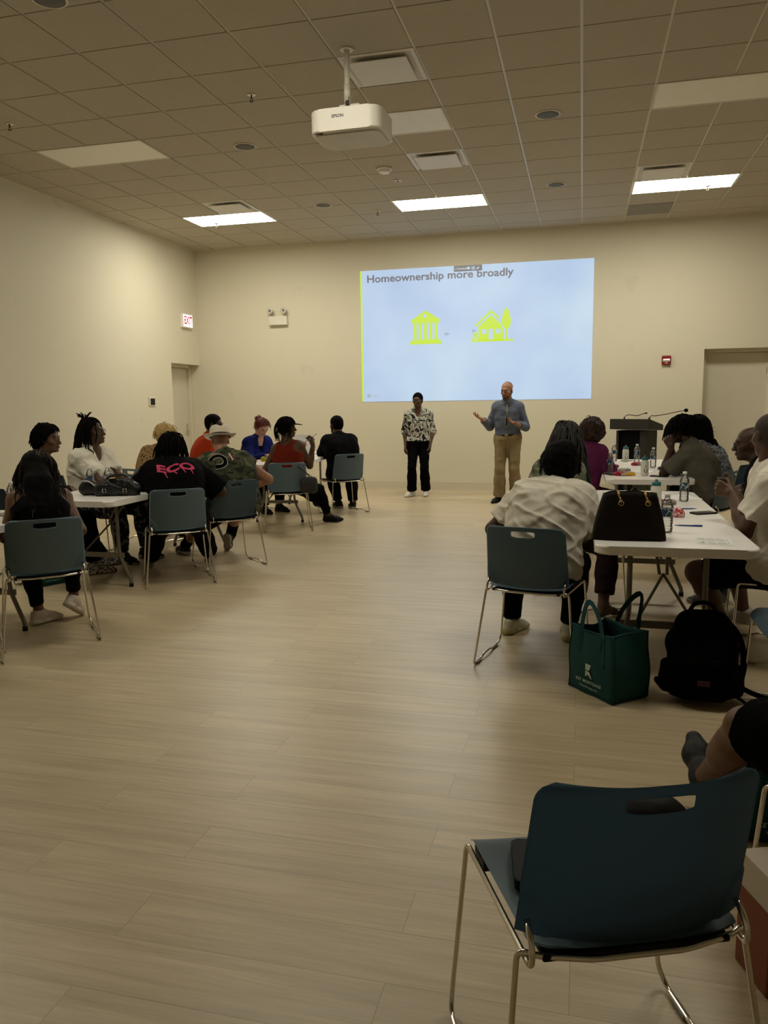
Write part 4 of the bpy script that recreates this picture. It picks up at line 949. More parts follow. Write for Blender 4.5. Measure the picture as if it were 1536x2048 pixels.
def drop_pts(): return [(.0165*math.sin(a)*(1 if math.cos(a) < 0 else (1-math.cos(a))**1.0), .055-.026*math.cos(a)*-1*(1 if math.cos(a) < 0 else 1.9)) for a in [k*2*PI/28 for k in range(28)]]
vs = []
for x, z in drop_pts(): a = x/.0352; vs.append(mb.bm.verts.new((.0354*math.sin(a), -.0354*math.cos(a), z)))
mb.bm.faces.new(vs); bmesh.ops.triangulate(mb.bm, faces=mb.bm.faces); mb.build('drop_emblem', DROP, bo)
mb = MB(); 
for z in (.040, .050): mb.box(-.006, .006, -.0362, -.0354, z, z+.006)
mb.build('emblem_lettering', PAPER, bo)
for i, (x, y, lab) in enumerate([(.485, 5.35, 'white sport bottle with teal lid behind the handbag'), (.58, 7.60, 'white sport bottle with teal lid at the near end of the far right table'), (.495, 9.28, 'white sport bottle with teal lid at the far end of the far right table')]):
    if i == 0: sE.location = (x, y, .74); sE['label'] = lab; sE['group'] = 'white sport bottles'
    else: copy_thing(sE, (x, y, .74), 10, lab, 'white sport bottles')
def slab(name, x, y, z, w, d, h, rz, m, lab, cat, group=None, bev=.003):
    mb = MB(); mb.poly(round_rect(w, d, min(w, d)*.12), 0, h, bev=min(bev, h*.4)); o = mb.build(name, m); o.location = (x, y, z); o.rotation_euler = (0, 0, math.radians(rz)); return tag(o, lab, cat, group)
PH = mat('phone_black', (.02, .02, .022), .15); PHS = mat('phone_case_grey', (.22, .21, .19), .5)
def phone(x, y, z, rz, lab, m=PHS):
    o = slab('phone', x, y, z, .078, .155, .010, rz, m, lab, 'phone'); mb = MB(); mb.poly(round_rect(.068, .144, .01), .0102, .0108); mb.build('screen', PH, o); return o
phone(.745, 5.10, .74, -60, 'black phone case near the right edge of the near right table', BLACKP); phone(.885-.04, 7.95, .74, 80, 'black phone beside the elbow on the far right table', BLACKP); phone(.70, 7.50, .74, 70, 'black phone at the near end of the far right table', BLACKP); phone(.27, 7.66, .74, 30, 'black phone in front of the purple top', BLACKP)
phone(-3.72, 4.33, .74, 60, 'grey phone on the table cut off by the left edge'); phone(-3.95, 9.30, .74, 60, 'black phone under the red haired woman\'s hand', BLACKP)
def pen(x, y, z, rz, m, lab, L=.145):
    e = empty('pen', (x, y, z), rz, lab, 'pen'); mb = MB(); mb.tube([(-L/2, 0, .0045), (L/2-.03, 0, .0045), (L/2, 0, .0045)], [.0040, .0040, .0015], n=8); mb.build('barrel', m, e); mb = MB(); mb.tube([(-L/2-.002, 0, .0047), (-L/2+.05, 0, .0047)], .0048, n=8); mb.box(-L/2, -L/2+.04, -.001, .001, .009, .0105); mb.build('pen_cap', m, e)
PENB = mat('pen_blue', (.03, .06, .30), .35); pen(.59, 4.57, .74, 176, PENB, 'blue ballpoint pen in the middle of the near right table'); pen(.66, 5.28, .74, 10, PENB, 'dark blue pen beside the black phone'); pen(.52, 9.35, .74, 8, BLACKP, 'black pen beside the far sport bottle')
# printed papers
def paper(x, y, z, w, d, rz, lab, lines=True, m=PAPER, group=None):
    o = slab('paper', x, y, z, w, d, .0012, rz, m, lab, 'paper', group, bev=.0002)
    if lines:
        mb = MB(); k = 0
        for cx in (-w*.25, w*.25):
            yy = d*.42
            while yy > -d*.42:
                if k % 7 != 5: mb.box(cx-w*.2, cx+w*.2*(random.uniform(.3, 1)), yy, yy+d*.012, .0012, .0015)
                yy -= d*.04; k += 1
        mb.build('print', mat('print_grey', (.25, .25, .22), .8), o)
        mb = MB(); mb.box(-w*.3, -w*.1, d*.30, d*.34, .0015, .0018); mb.build('green_heading', mat('print_green', (.25, .38, .10), .8), o)
    return o
paper(.655, 4.10, .74, .20, .17, 86, 'printed handout lying at the near end of the near right table'); paper(.70, 5.93, .74, .22, .28, 20, 'white paper under the water bottle on the near right table', False)
paper(.55, 8.05, .74, .22, .28, 80, 'white sheet in the middle of the far right table', False); paper(-3.62, 9.62, .74, .22, .28, 30, 'printed sheet at the edge of the far left table'); 
for i, (x, y, a) in enumerate([(-3.90, 9.62, 50), (-3.68, 10.15, 12), (-3.83, 10.42, -20)]): paper(x, y, .74, .22, .28, a, ['white sheet in front of the red haired woman', 'white sheet beside the arm of the bearded man', 'white sheet at the far end of the far left table'][i])
o = slab('booklet', -3.62, 10.35, .741, .22, .28, .03, 30, PAPER, 'thick white booklet by the bearded man\'s elbow', 'booklet')
for i, (x, y, a) in enumerate([(-3.93, 9.13, 25), ]): paper(x, y, .74, .20, .25, a, 'pinkish printed sheet near the yellow crumpled thing', False, mat('paper_pink', (.62, .42, .40), .8))
def crumple(name, x, y, z, r, m, lab, cat, sq=.6, seed=1, parts=()):
    e = blob(name, [ell((0, 0, r*sq*.9), (r, r*.8, r*sq)), ell((r*.5, r*.2, r*sq*.6), (r*.7, r*.5, r*sq*.6))]+list(parts), max(r/9, .003), m, None, [((0, 0, .0005), (0, 0, -1))], wr=r*.16, wf=.9/r, seed=seed, ridge=True); e.location = (x, y, z); return tag(e, lab, cat)
crumple('candy_bag', .575, 4.93, .74, .032, pattern('candy_red', [(.55, .06, .06), (.75, .6, .58)], 'noise', 60, 2, [0, .52], rough=.3), 'small red and clear candy wrapper on the near right table', 'wrapper', 1.0)
crumple('crumpled_wrapper', -3.86, 9.02, .74, .034, pattern('yellow_wrap', [(.20, .19, .01), (.42, .40, .03)], 'noise', 60, 2, [0, .5]), 'crumpled yellow-green wrapper on the far left table', 'wrapper', .9, 3)
def packet(x, y, rz, lab, cols, s=1., seed=2):
    m = pattern('packet_%d' % seed, cols, 'noise', 14, 1, [0, .5, .58][:len(cols)], rough=.25)
    o = blob('snack_packet', [cap_((-.05*s, 0, .012), (.05*s, 0, .014), .020*s, .018*s), ell((.0, 0, .012), (.075*s, .04*s, .012))], .004, m, None, [((0, 0, .0005), (0, 0, -1))], wr=.005, wf=60, seed=seed, ridge=True); o.location = (x, y, .74); o.rotation_euler = (0, 0, math.radians(rz)); tag(o, lab, 'snack packet')
packet(.40, 7.58, 6, 'red, silver and yellow snack packet at the near end of the far right table', [(.33, .02, .03), (.45, .44, .42), (.75, .42, .03)], 1.25, 2)
packet(.60, 8.75, 20, 'red snack wrapper between the bottles of the far right table', [(.35, .02, .04), (.12, .1, .12), (.5, .5, .5)], 1., 5); packet(.80, 8.25, 60, 'dark silver snack wrapper by the elbow on the far right table', [(.04, .04, .05), (.35, .33, .30)], .9, 7)
packet(.42, 8.0, 30, 'rolled white wrapper on the far right table', [(.5, .48, .44), (.3, .27, .25)], .8, 8); packet(.56, 5.50, 15, 'dark red snack wrapper behind the near water bottle', [(.22, .02, .03), (.3, .26, .24)], .9, 9); packet(.33, 8.45, 0, 'flat red wrapper beside the purple sleeve', [(.30, .02, .03), (.26, .03, .04)], .7, 11)
e = empty('tent_card', (-3.78, 10.25, .74), 14, 'upright white flyer with a round blue emblem behind the cap woman', 'card'); mb = MB(); mb.box(-.11, .11, -.002, .002, 0, .28); mb.build('sheet', PAPER, e); mb = MB(); mb.lathe([(.05, -.0032), (.05, -.0024)], 24, c=(0, 0, .14), axis='y'); mb.build('round_emblem', pattern('emblem_bl', [(.05, .12, .28), (.5, .5, .5), (.4, .1, .1)], 'noise', 16, 1, [0, .47, .55]), e); mb = MB(); mb.box(-.11, .11, 0, .09, 0, .002); mb.build('stand', PAPER, e)
# ------------------------------------------------------------------ bags
def tote(loc, rz, lab, w=.31, d=.235, h=.335, hh=.17):
    e = empty('tote_bag', (*loc, 0), rz, lab, 'tote bag', 'teal tote bags'); mb = MB()
    def ringz(z, gx, gy): return [(-w/2*gx, -d/2*gy, z), (w/2*gx, -d/2*gy, z), (w/2*gx, d/2*gy, z), (-w/2*gx, d/2*gy, z)]
    # walls as a fine grid so the cloth can sag a little
    per = [(-1, -1), (1, -1), (1, 1), (-1, 1)]; NS, NZ = 12, 14
    def pt(k, z, off=0):
        i = int(k//NS) % 4; t = (k % NS)/NS; a, b_ = per[i], per[(i+1) % 4]; x = (a[0]+(b_[0]-a[0])*t)*(w/2-off); y = (a[1]+(b_[1]-a[1])*t)*(d/2-off); v = z/h
        bul = math.sin(PI*min(max(t, 0), 1))*math.sin(PI*min(v*1.1, 1))*.012; nx, ny = ((0, -1), (1, 0), (0, 1), (-1, 0))[i]
        sh = 1-.06*v*v*(1 if i % 2 else 1); dent = -.045*v**3*math.sin(PI*t) if i % 2 else .0
        return (x*sh+nx*(bul+dent)+.003*math.sin(9*z/h+k*.7), y*sh+ny*(bul+dent)+.003*math.sin(7*z/h+k), z-.012*v**4*math.sin(PI*t)+(.004 if z == 0 else 0))
    for off in (0, .004):
        V = [[mb.bm.verts.new(pt(k, h*j/NZ, off)) for j in range(NZ+1)] for k in range(4*NS)]
        for k in range(4*NS):
            for j in range(NZ):
                q = (V[k][j], V[(k+1) % (4*NS)][j], V[(k+1) % (4*NS)][j+1], V[k][j+1]); f = mb.bm.faces.new(q if off == 0 else q[::-1]); f.smooth = True
        mb.bm.faces.new([V[k][0] for k in range(4*NS)][::-1]) if off == 0 else mb.bm.faces.new([V[k][0] for k in range(4*NS)])
        if off == 0: VO = V
        else:
            for k in range(4*NS): mb.bm.faces.new((VO[k][NZ], VO[(k+1) % (4*NS)][NZ], V[(k+1) % (4*NS)][NZ], V[k][NZ]))
    bd = mb.build('bag_body', TEAL, e)
    mb = MB()
    for k in (0, NS, 2*NS, 3*NS): mb.tube([pt(k, h*j/10, -.001) for j in range(11)], .0022, n=5)
    mb.tube([pt(k, .004, -.001) for k in range(4*NS)], .0022, n=5, closed=True); mb.tube([pt(k, h-.004, -.001) for k in range(4*NS)], .0022, n=5, closed=True); mb.build('piping', TEAL, e)
    def strapf(side, lean_):
        mb = MB(); pts = []
        for x in (-.075, .075):
            pass
        y = side*(d/2+.004)
        path = [(-.075, y, .03), (-.078, y*1.02, .18), (-.075, y*.96, h-.03)]+[(-.075+.15*t, y*.93+lean_*math.sin(PI*t), h-.03+hh*math.sin(PI*t)**.7) for t in [i/10 for i in range(1, 10)]]+[(.075, y*.96, h-.03), (.078, y*1.02, .18), (.075, y, .03)]
        P3_ = [Vector(p) for p in path]; hw2 = .014; prev = None
        for i, p in enumerate(P3_):
            t = (P3_[min(i+1, len(P3_)-1)]-P3_[max(i-1, 0)]).normalized(); sd = t.cross(Vector((0, 1, 0))).normalized()*hw2
            cur = [mb.bm.verts.new(p+sd+Vector((0, -.002*side, 0))), mb.bm.verts.new(p-sd+Vector((0, -.002*side, 0)))]
            if prev: f = mb.bm.faces.new((prev[0], prev[1], cur[1], cur[0])); f.smooth = True
            prev = cur
        mb.solidify(.003); return mb.build('handle', TEAL, e)
    strapf(-1, -.02); strapf(1, .09)
    WL = mat('tote_print', (.50, .60, .52), .7); yy = -d/2-.013
    mb = MB(); cx = .0
    for q in ([(-.022, .160), (-.022, .128), (.004, .128), (.012, .144), (.016, .160)], [(-.022, .124), (-.022, .092), (-.004, .106), (.016, .092), (.024, .090), (.006, .122)]): mb.bm.faces.new([mb.bm.verts.new((cx+a, yy-.001, b_)) for a, b_ in q])
    mb.build('print_emblem', WL, bd); text('print_lettering', 'KEY MORTGAGE', .022, WL, face_m((0, yy-.001, .068), (1, 0, 0), (0, 0, 1)), bd, space=1.1, bold=.0004); text('print_lettering', 'MyKeyMortgage.com', .0145, WL, face_m((0, yy-.001, .042), (1, 0, 0), (0, 0, 1)), bd)
    return e
# the printed face looks to the lower left: corner of the bag nearest the camera at (.14,3.71)
tote((.155, 3.885), -48, 'teal tote bag with white print standing beside the black backpack')
tote((.665, 2.72), 4, 'teal tote bag partly hidden by the foreground chair at the right edge', w=.27, hh=.05); tote((-4.30, 5.42), 60, 'teal tote bag on the floor under the left table')
# backpack
e = empty('backpack', (.585, 3.86, 0), -4, 'black backpack standing on the floor beside the teal tote', 'backpack'); BPM = mat('backpack_black', (.0015, .0015, .0016), .9, bump=.4, bscale=250, spec=.06); e.scale = (.88, .88, .90)
bo = blob('main_compartment', [cap_((-.10, .02, .12), (.10, .02, .12), .105, None, .05), cap_((-.10, .03, .30), (.10, .03, .30), .09, None, .05), cap_((-.07, .04, .41), (.07, .04, .41), .075, None, .05), cap_((-.09, -.03, .12), (.09, -.03, .12), .10, None, .05), cap_((-.08, -.02, .24), (.08, -.02, .24), .09, None, .05)], .009, BPM, e, [((0, 0, .003), (0, 0, -1))], wr=.006, wf=16, seed=4, ridge=True)
blob('front_pocket', [cap_((-.08, -.075, .10), (.08, -.075, .10), .075, None, .04), cap_((-.07, -.07, .21), (.07, -.07, .21), .065, None, .04)], .008, BPM, e, [((0, 0, .01), (0, 0, -1))], wr=.004, wf=20, seed=6, ridge=True)
for s_ in (-1, 1): blob('side_pocket', [cap_((s_*.175, .0, .07), (s_*.18, .0, .18), .045, .035, .03)], .007, BPM, e, [((0, 0, .008), (0, 0, -1))], wr=.004, wf=25)
mb = MB(); mb.tube([(-.07, .05, .47), (-.05, .05, .515), (.0, .05, .53), (.05, .05, .515), (.07, .05, .465)], .011, n=8, bend=.03); mb.build('grab_handle', BPM, e)
mb = MB(); mb.tube([(.10, .11, .44), (.20, .13, .34), (.235, .12, .18), (.20, .10, .05)], .018, n=8, bend=.08, flat=.5); mb.build('shoulder_strap', BPM, e); mb = MB(); mb.tube([(.20, .06, .07), (.30, .10, .016), (.45, .0, .012), (.62, -.04, .012)], .014, n=8, bend=.06, flat=.6); mb.build('shoulder_strap', BPM, e); mb = MB(); mb.tube([(.18, .02, .03), (.27, -.10, .008), (.38, -.16, .008)], .008, n=6, bend=.04); mb.build('compression_strap', BPM, e); mb = MB(); mb.tube([(-.19, .05, .08), (-.24, .02, .09), (-.20, 0, .05)], .012, n=6, bend=.02); mb.build('compression_strap', BPM, e)
mb = MB(); mb.box(-.028, .036, -.153, -.149, .125, .155, .002); mb.build('leather_patch', mat('patch_brown', (.05, .016, .013), .6), e)
# handbag
HB = mat('handbag_dark_brown', (.010, .0065, .004), .7, spec=.15, bump=.6, bscale=120)
e = empty('handbag', (.245, 4.12, .74), 2, 'large dark brown handbag with gold chain handles on the near right table', 'handbag')
mb = MB(); Wb, Wt, Hh = .182, .130, .245
def hb(k, j, off=0):
    N = 12; i = int(k//N) % 4; t = (k % N)/N; v = j/12; w = Wb+(Wt-Wb)*v**1.4-off; d = .080-.045*v-off; per = [(-1, -1), (1, -1), (1, 1), (-1, 1)]; a, b_ = per[i], per[(i+1) % 4]
    x = (a[0]+(b_[0]-a[0])*t); y = (a[1]+(b_[1]-a[1])*t); rr = 1-.10*(abs(x*y))**4
    return (x*w*rr, y*d*rr+(.006*math.sin(x*5+v*4) if i in (0, 2) else 0)+.012*math.sin(PI*t)*math.sin(PI*v)*y, Hh*v-.010*(x*x)*v+.003*math.sin(x*7)*v)
for off in (0, .005):
    V = [[mb.bm.verts.new(hb(k, j, off)) for j in range(13)] for k in range(48)]
    for k in range(48):
        for j in range(12): q = (V[k][j], V[(k+1) % 48][j], V[(k+1) % 48][j+1], V[k][j+1]); f = mb.bm.faces.new(q if not off else q[::-1]); f.smooth = True
    mb.bm.faces.new([V[k][0] for k in range(48)])
    if not off: VO = V
    else:
        for k in range(48): mb.bm.faces.new((VO[k][12], VO[(k+1) % 48][12], V[(k+1) % 48][12], V[k][12]))
mb.build('bag_body', HB, e); GOLD = mat('gold_metal', (.70, .50, .20), .25, 1)
def chain(pts, parent, r=.0018, R=.008, name='chain_handle', m=GOLD):
    mb = MB(); P_2 = rounded([Vector(p) for p in pts], .05, 8); L = 0; acc = 0; k = 0
    for a, b_ in zip(P_2, P_2[1:]):
        seg = (b_-a).length
        while acc <= seg:
            p = a.lerp(b_, acc/seg if seg else 0); t = (b_-a).normalized(); u = t.orthogonal().normalized(); v = t.cross(u)
            if k % 2: u, v = v, u
            mb.tube([p+t*R*math.cos(q)+u*R*.55*math.sin(q) for q in [i*2*PI/8 for i in range(8)]], r, n=4, closed=True); acc += R*1.35; k += 1
        acc -= seg
    return mb.build(name, m, parent)
for s_, xs in ((-1, (-.045, .085)),):
    for x in xs:
        mb = MB(); mb.tube([(x+.012*math.cos(q), -.062, .190+.012*math.sin(q)) for q in [i*2*PI/12 for i in range(12)]], .0028, n=6, closed=True); mb.build('ring', GOLD, e)
        chain([(x, -.062, .200), (x-.012, -.055, .230), (x-.016, -.034, .251), (x-.01, .0, .235)], e, R=.009, r=.0022)
# black shoulder bag and clutch on the left table
e = empty('shoulder_bag', (-3.60, 5.46, .74), 18, 'black leather shoulder bag with buckles and a round gold badge on the left table', 'handbag')
b_ = blob('bag_body', [cap_((-.13, 0, .045), (.13, 0, .05), .055, None, .03), cap_((-.09, 0, .09), (.08, .0, .10), .045, None, .04)], .007, BLACKL, e, [((0, 0, .001), (0, 0, -1))], wr=.008, wf=22, seed=12, ridge=True)
mb = MB(); mb.lathe([(.026, 0), (.026, .004), (.02, .006), (.001, .006)], 20, c=(-.03, -.03, .142)); mb.build('gold_badge', GOLD, e)
for x in (-.09, .07):
    mb = MB(); mb.tube([(x-.013, -.060, .035), (x+.013, -.060, .035), (x+.013, -.062, .06), (x-.013, -.062, .06)], .003, n=6, closed=True); mb.build('buckle', CHROME, e); mb = MB(); mb.tube([(x, -.055, .02), (x, -.064, .05), (x, -.05, .10), (x, -.02, .135)], .009, n=6, flat=.5, bend=.03); mb.build('strap', BLACKL, e)
mb = MB(); mb.tube([(-.13, 0, .09), (-.06, .02, .165), (.06, .03, .17), (.14, .0, .08)], .008, n=8, bend=.06); mb.build('handle', BLACKL, e)
e = empty('clutch_bag', (-3.83, 5.44, .74), 10, 'small black purse with a white piped edge beside the buckled bag', 'purse'); blob('bag_body', [cap_((-.05, 0, .05), (.06, 0, .055), .05, None, .03), cap_((-.03, 0, .09), (.0, .0, .095), .035, None, .03)], .007, BLACKL, e, [((0, 0, .001), (0, 0, -1))], wr=.004, wf=22)
mb = MB(); mb.tube([(-.06, -.04, .12), (.0, -.05, .125), (.05, -.05, .09), (.095, -.055, .01)], .003, n=6, bend=.05); mb.build('piping', PAPER, e)
# things on and behind the foreground chair
SBM = mat('bag_soft_black', (.0035, .0035, .0038), .55, bump=.25, bscale=60, spec=.15)
o = blob('black_bag', [cap_((-.09, -.03, .05), (.10, -.03, .05), .075, None, .04), cap_((-.03, .02, .10), (.09, .02, .115), .065, None, .05), ell((.03, .02, .13), (.11, .07, .06))], .008, SBM, None, [((0, 0, -.005), (0, 0, -1))], wr=.005, wf=14, seed=3, ridge=True)
o.location = (.095, 1.53, .456); o.rotation_euler = (0, 0, math.radians(22)); tag(o, 'soft black bag lying on the seat of the foreground chair', 'bag')
o = slab('wallet', -.075, 1.57, .4525, .10, .16, .022, 8, SBM, 'black wallet phone case at the left side of the foreground seat', 'wallet', bev=.005); mb = MB(); mb.box(-.048, .048, -.078, .078, .009, .0125); mb.build('wallet_pages', mat('brown_edge', (.05, .035, .025), .7), o)
KR = mat('kraft_orange', (.20, .060, .025), .7, bump=.3, bscale=60)
e = empty('paper_bag', (.59, 1.99, 0), 20, 'orange and white paper carrier bag on the floor behind the foreground chair', 'paper bag')
mb = MB(); mb.box(-.16, .16, -.07, .07, .002, .22, .004); mb.build('bag_body', KR, e); mb = MB(); mb.box(-.161, .161, -.071, .071, .22, .31, .003); mb.build('white_band', mat('bag_cream', (.55, .48, .38), .7), e)
mb = MB(); mb.tube([(-.10+.03*math.cos(a), -.0725, .265+.02*math.sin(a)) for a in [i*2*PI/14 for i in range(12)]], .004, n=5); mb.tube([(-.05, -.0725, .20), (.0, -.0725, .23), (.06, -.0725, .21), (.09, -.0725, .16)], .004, n=5, bend=.03); mb.build('swirl_print', mat('swirl', (.12, .05, .03), .6), e)
# ------------------------------------------------------------------ the people
HB1 = mat('hair_black', (.0022, .002, .0019), .8, bump=.6, bscale=180, spec=.08); HBG = mat('hair_grey_black', (.030, .029, .026), .7, spec=.3); HBN = mat('hair_brown_tips', (.032, .017, .009), .6)
HRD = mat('hair_red', (.12, .016, .008), .6, bump=.5, bscale=200); HBL = mat('hair_blonde', (.50, .34, .13), .6, bump=.5, bscale=200, var=.2, vscale=60); HAU = mat('hair_auburn', (.035, .014, .009), .7, bump=.8, bscale=160); HGR = mat('hair_grey', (.09, .075, .06), .7, bump=.5, bscale=220)
def cloth(n, c, r=.85, b=.35): return mat(n, c, r, bump=b, bscale=260, spec=.06, crease=.55 if max(c) > .3 else .3)
WT = cloth('white_tee', (.66, .62, .53)); WT2 = cloth('white_tee_warm', (.74, .70, .60)); BT2 = cloth('black_tee', (.002, .002, .0022)); DK = cloth('dark_trousers', (.0018, .0018, .002)); SHW = mat('shoe_white', (.62, .60, .54), .5); SHB = mat('shoe_black', (.004, .004, .004), .6, spec=.2); SOLE = mat('sole_grey', (.30, .28, .24), .7)
FRM = mat('glasses_dark', (.015, .012, .01), .3); FRG = mat('glasses_gold', (.45, .33, .22), .3, .7)
FLORAL = pattern('floral_blouse', [(.012, .013, .012), (.10, .11, .10), (.58, .57, .50), (.03, .035, .03), (.60, .58, .52)], 'noise', 9, 3, [0, .43, .47, .56, .62], distort=2.5)
CAMO = pattern('camouflage', [(.018, .020, .012), (.060, .062, .034), (.035, .040, .022), (.10, .10, .055)], 'noise', 7, 1, [0, .43, .50, .60], distort=1.2, stretch=(1, 1, 1.6))
LEO = pattern('leopard', [(.022, .014, .010), (.30, .185, .085)], 'voronoi', 34, 0, [0, .30], stretch=(1, 1, .8))
SPECK = pattern('speckled_blue', [(.030, .040, .075), (.20, .23, .30), (.38, .40, .44), (.04, .05, .09)], 'noise', 42, 2, [0, .45, .53, .62])
TIE = pattern('tie_dye_green', [(.035, .045, .020), (.10, .11, .065), (.19, .19, .14)], 'noise', 7, 4, [0, .44, .56], distort=1)
def shoe(m, sole=None): return dict(m=m, sole=sole or m)
# 1 standing woman
J = person('floral', 'standing woman in glasses and a black and white floral blouse, arms hanging', (-2.43, 11.72), 186, hip=.845, s=.93, b=.98, lean=0, slouch=4, head=(-10, -5, 0), sk=1, stand=True, res=.009,
    RA=dict(w=(-2.625, 11.66, .80), h=(.4, -1, 0), n=(1, -.3, 0), c=.3, d=(.03, -.05, -1)), LA=dict(w=(-2.245, 11.68, .80), h=(-.4, -1, 0), n=(-1, -.3, 0), c=.3, d=(-.03, -.05, -1)),
    RL=dict(w=(-2.53, 11.66, .085), h=(0, 1, 0), f=(-.45, -.9, 0)), LL=dict(w=(-2.335, 11.78, .085), h=(0, 1, 0), f=(.12, -1, 0)),
    top=dict(m=FLORAL, sleeve='long', fr=.22, hem=-.01, collar=True, vneck=.16, off=.02, name='blouse'), bottom=dict(m=DK, name='trousers', flare=.03, fr=.97), shoes=shoe(SHW, SHW))
hair_cap(J, HB1, .010); blob('hair_bun', [ell(hl(J, 0, -.115, .03), (.04, .03, .04))], .006, HB1, J['o']); glasses(J, FRM)
mb = MB(); mb.box(-.035, .035, -.002, .002, -.02, .02); q = J['P2']+J['fwd']*.137+J['lat']*-.085+np.array([0, 0, .06]); o = mb.build('name_badge', PAPER, J['o'], loc=tuple(q)); o.rotation_euler = (-.3, 0, .05)
# 2 standing man
SHB2 = cloth('blue_shirt', (.115, .135, .185), .8, .25); KH = cloth('khaki', (.25, .19, .105), .8, .25)
J = person('speaker', 'standing man in a blue shirt and grey tie gesturing with open palms', (-1.02, 11.18), 178, hip=.915, s=1.0, b=.93, lean=1, slouch=3, head=(-22, -10, 0), sk=3, stand=True, res=.009,
    RA=dict(w=(-1.345, 10.98, 1.185), h=(.3, -.3, -1), d=(-.85, -.25, .50), n=(.45, .1, .85), c=[.15, .2, .3, .4], sp=2, th=.1), LA=dict(w=(-.85, 10.92, 1.12), h=(-.4, -.3, -1), d=(-.85, -.35, .38), n=(.3, -.1, .9), c=[.1, .2, .3, .4], sp=2, th=.1),
    RL=dict(w=(-1.13, 11.15, .085), h=(0, 1, 0), f=(-.5, -.85, 0)), LL=dict(w=(-.90, 11.22, .085), h=(0, 1, 0), f=(.15, -1, 0)),
    top=dict(m=SHB2, sleeve='long', fr=.97, hem=-.045, collar=True, off=.018, wr=.008, ch=.05), bottom=dict(m=KH, name='trousers', flare=.035, fr=.98, waist=.075, off=.016, wr=.005), shoes=shoe(SHB))
hair_cap(J, HGR, .004, line=(-.045, .075)); facehair(J, mat('beard_short', (.10, .05, .03), .8))
me_ = bpy.data.meshes.new('s'); me_.from_pydata([(-.018, 0, 0), (.018, 0, 0), (.012, -.035, 0), (-.012, -.035, 0), (.014, -.06, 0), (.030, -.30, 0), (0, -.335, 0), (-.030, -.30, 0), (-.014, -.06, 0)], [], [(0, 3, 2, 1), (3, 8, 7, 6, 5, 4, 2)])
decal('necktie', me_, pattern('tie_grey', [(.16, .15, .13), (.26, .25, .20)], 'noise', 60, 1, [0, .5]), face_m(J['P3']+J['fwd']*.3+np.array([0, 0, .005]), -J['lat'], (0, 0, 1)), J['top'], -J['fwd'], J['top'], off=.008, maxe=.03)
for s_ in (-1, 1):
    me_ = bpy.data.meshes.new('s'); me_.from_pydata([(0, .03, 0), (s_*.045, .03, 0), (s_*.050, -.035, 0), (s_*.012, -.005, 0)], [], [(0, 1, 2, 3) if s_ < 0 else (3, 2, 1, 0)]); decal('collar', me_, SHB2, face_m(J['P3']+J['fwd']*.3+np.array([0, 0, .02]), -J['lat'], (0, 0, 1)), J['top'], -J['fwd'], J['top'], off=.010, maxe=.03)
mb = MB(); mb.tube([Vector(J['P2']+J['fwd']*.14+np.array([0, 0, .02])), Vector(J['P1']+J['fwd']*.15+np.array([0, 0, .04]))], .012, n=6, flat=.5); mb.build('clipped_microphone', BLACKP, J['o'])
w_ = J['P0']+np.array([0, 0, .06]); mb = MB(); mb.tube([Vector((w_[0]+.178*math.cos(a), w_[1]+.131*math.sin(a), w_[2]+.0)) for a in [k*2*PI/40 for k in range(40)]], .019, n=6, closed=True, flat=.3); mb.build('belt', BLACKL, J['o'])
mb = MB(); q = w_+np.array([0, .137, 0]); mb.box(q[0]-.022, q[0]+.022, q[1], q[1]+.008, q[2]-.017, q[2]+.017, .003); mb.build('belt_buckle', CHROME, J['o'])
# 3 white tee woman
J = person('whitetee', 'woman seen from behind in a creased white tee on the blue chair near centre right', (-.215, 4.33), -10, s=.96, b=1.22, a_=1.10, lean=13, slouch=30, side=3, head=(22, -6, 4), sk=0, res=.009,
    RA=dict(wl=(.13, .27, .62), h=(1, -.5, -.4)), LA=dict(wl=(-.13, .27, .62), h=(-1, -.5, -.4)), RL=dict(w=(-.05, 4.72, .085), f=(-.05, 1, 0)), LL=dict(w=(-.40, 4.78, .085), f=(.45, .9, 0)),
    top=dict(m=WT, hem=.07, off=.024, wr=.012, wf=20, an=(1, 0, -.75, 3.5), res=.0065, fr=.75, loose=.010, name='white_tee'), bottom=dict(m=DK, name='leggings', flare=.004, fr=.96), shoes=shoe(mat('shoe_cream', (.50, .47, .36), .6), mat('sole_yellow', (.38, .34, .14), .7)))
hair_cap(J, HB1, .028, fine=.003, wr=.006, wf=40, line=(.055, .07), extra=[ell(hl(J, 0, -.07, .0), (.088, .07, .12), J['Rh'], .04), ell(hl(J, .02, -.06, .09), (.07, .07, .05), J['Rh'], .03)], sx=1.1); strands(J, HB1, 70, .10, .006, off=.02, seed=3)
mb = MB(); mb.tube([Vector(hl(J, -.090, .0, -.03)), Vector(hl(J, -.095, .0, -.06)), Vector(hl(J, -.092, .01, -.085))], .0022, n=5); mb.build('earring', CHROME, J['o'])
# 4 long locks person at the near right table
J = person('longlocks', 'person with long grey-black locks and a green tie dye top at the near right table', (-.27, 5.60), -50, s=.97, b=1.15, lean=8, slouch=14, head=(38, 2, 0), sk=0, RA=dict(wl=(.12, .25, .74)), LA=dict(wl=(-.12, .25, .74)),
    RL=dict(w=(.165, 5.24, .085), f=(.5, .5, 0), h=(.4, .7, 1)), LL=dict(w=(-.10, 5.95, .085)), top=dict(m=TIE, hem=.06, off=.02, fr=.9, name='tie_dye_top'), bottom=dict(m=cloth('maroon_black', (.018, .008, .010)), len='crop', fr=.80))
hair_cap(J, HBG, .014); strands(J, HBG, 150, .52, .0058, off=.016, seed=11, jit=.2, fwd_lim=.03)
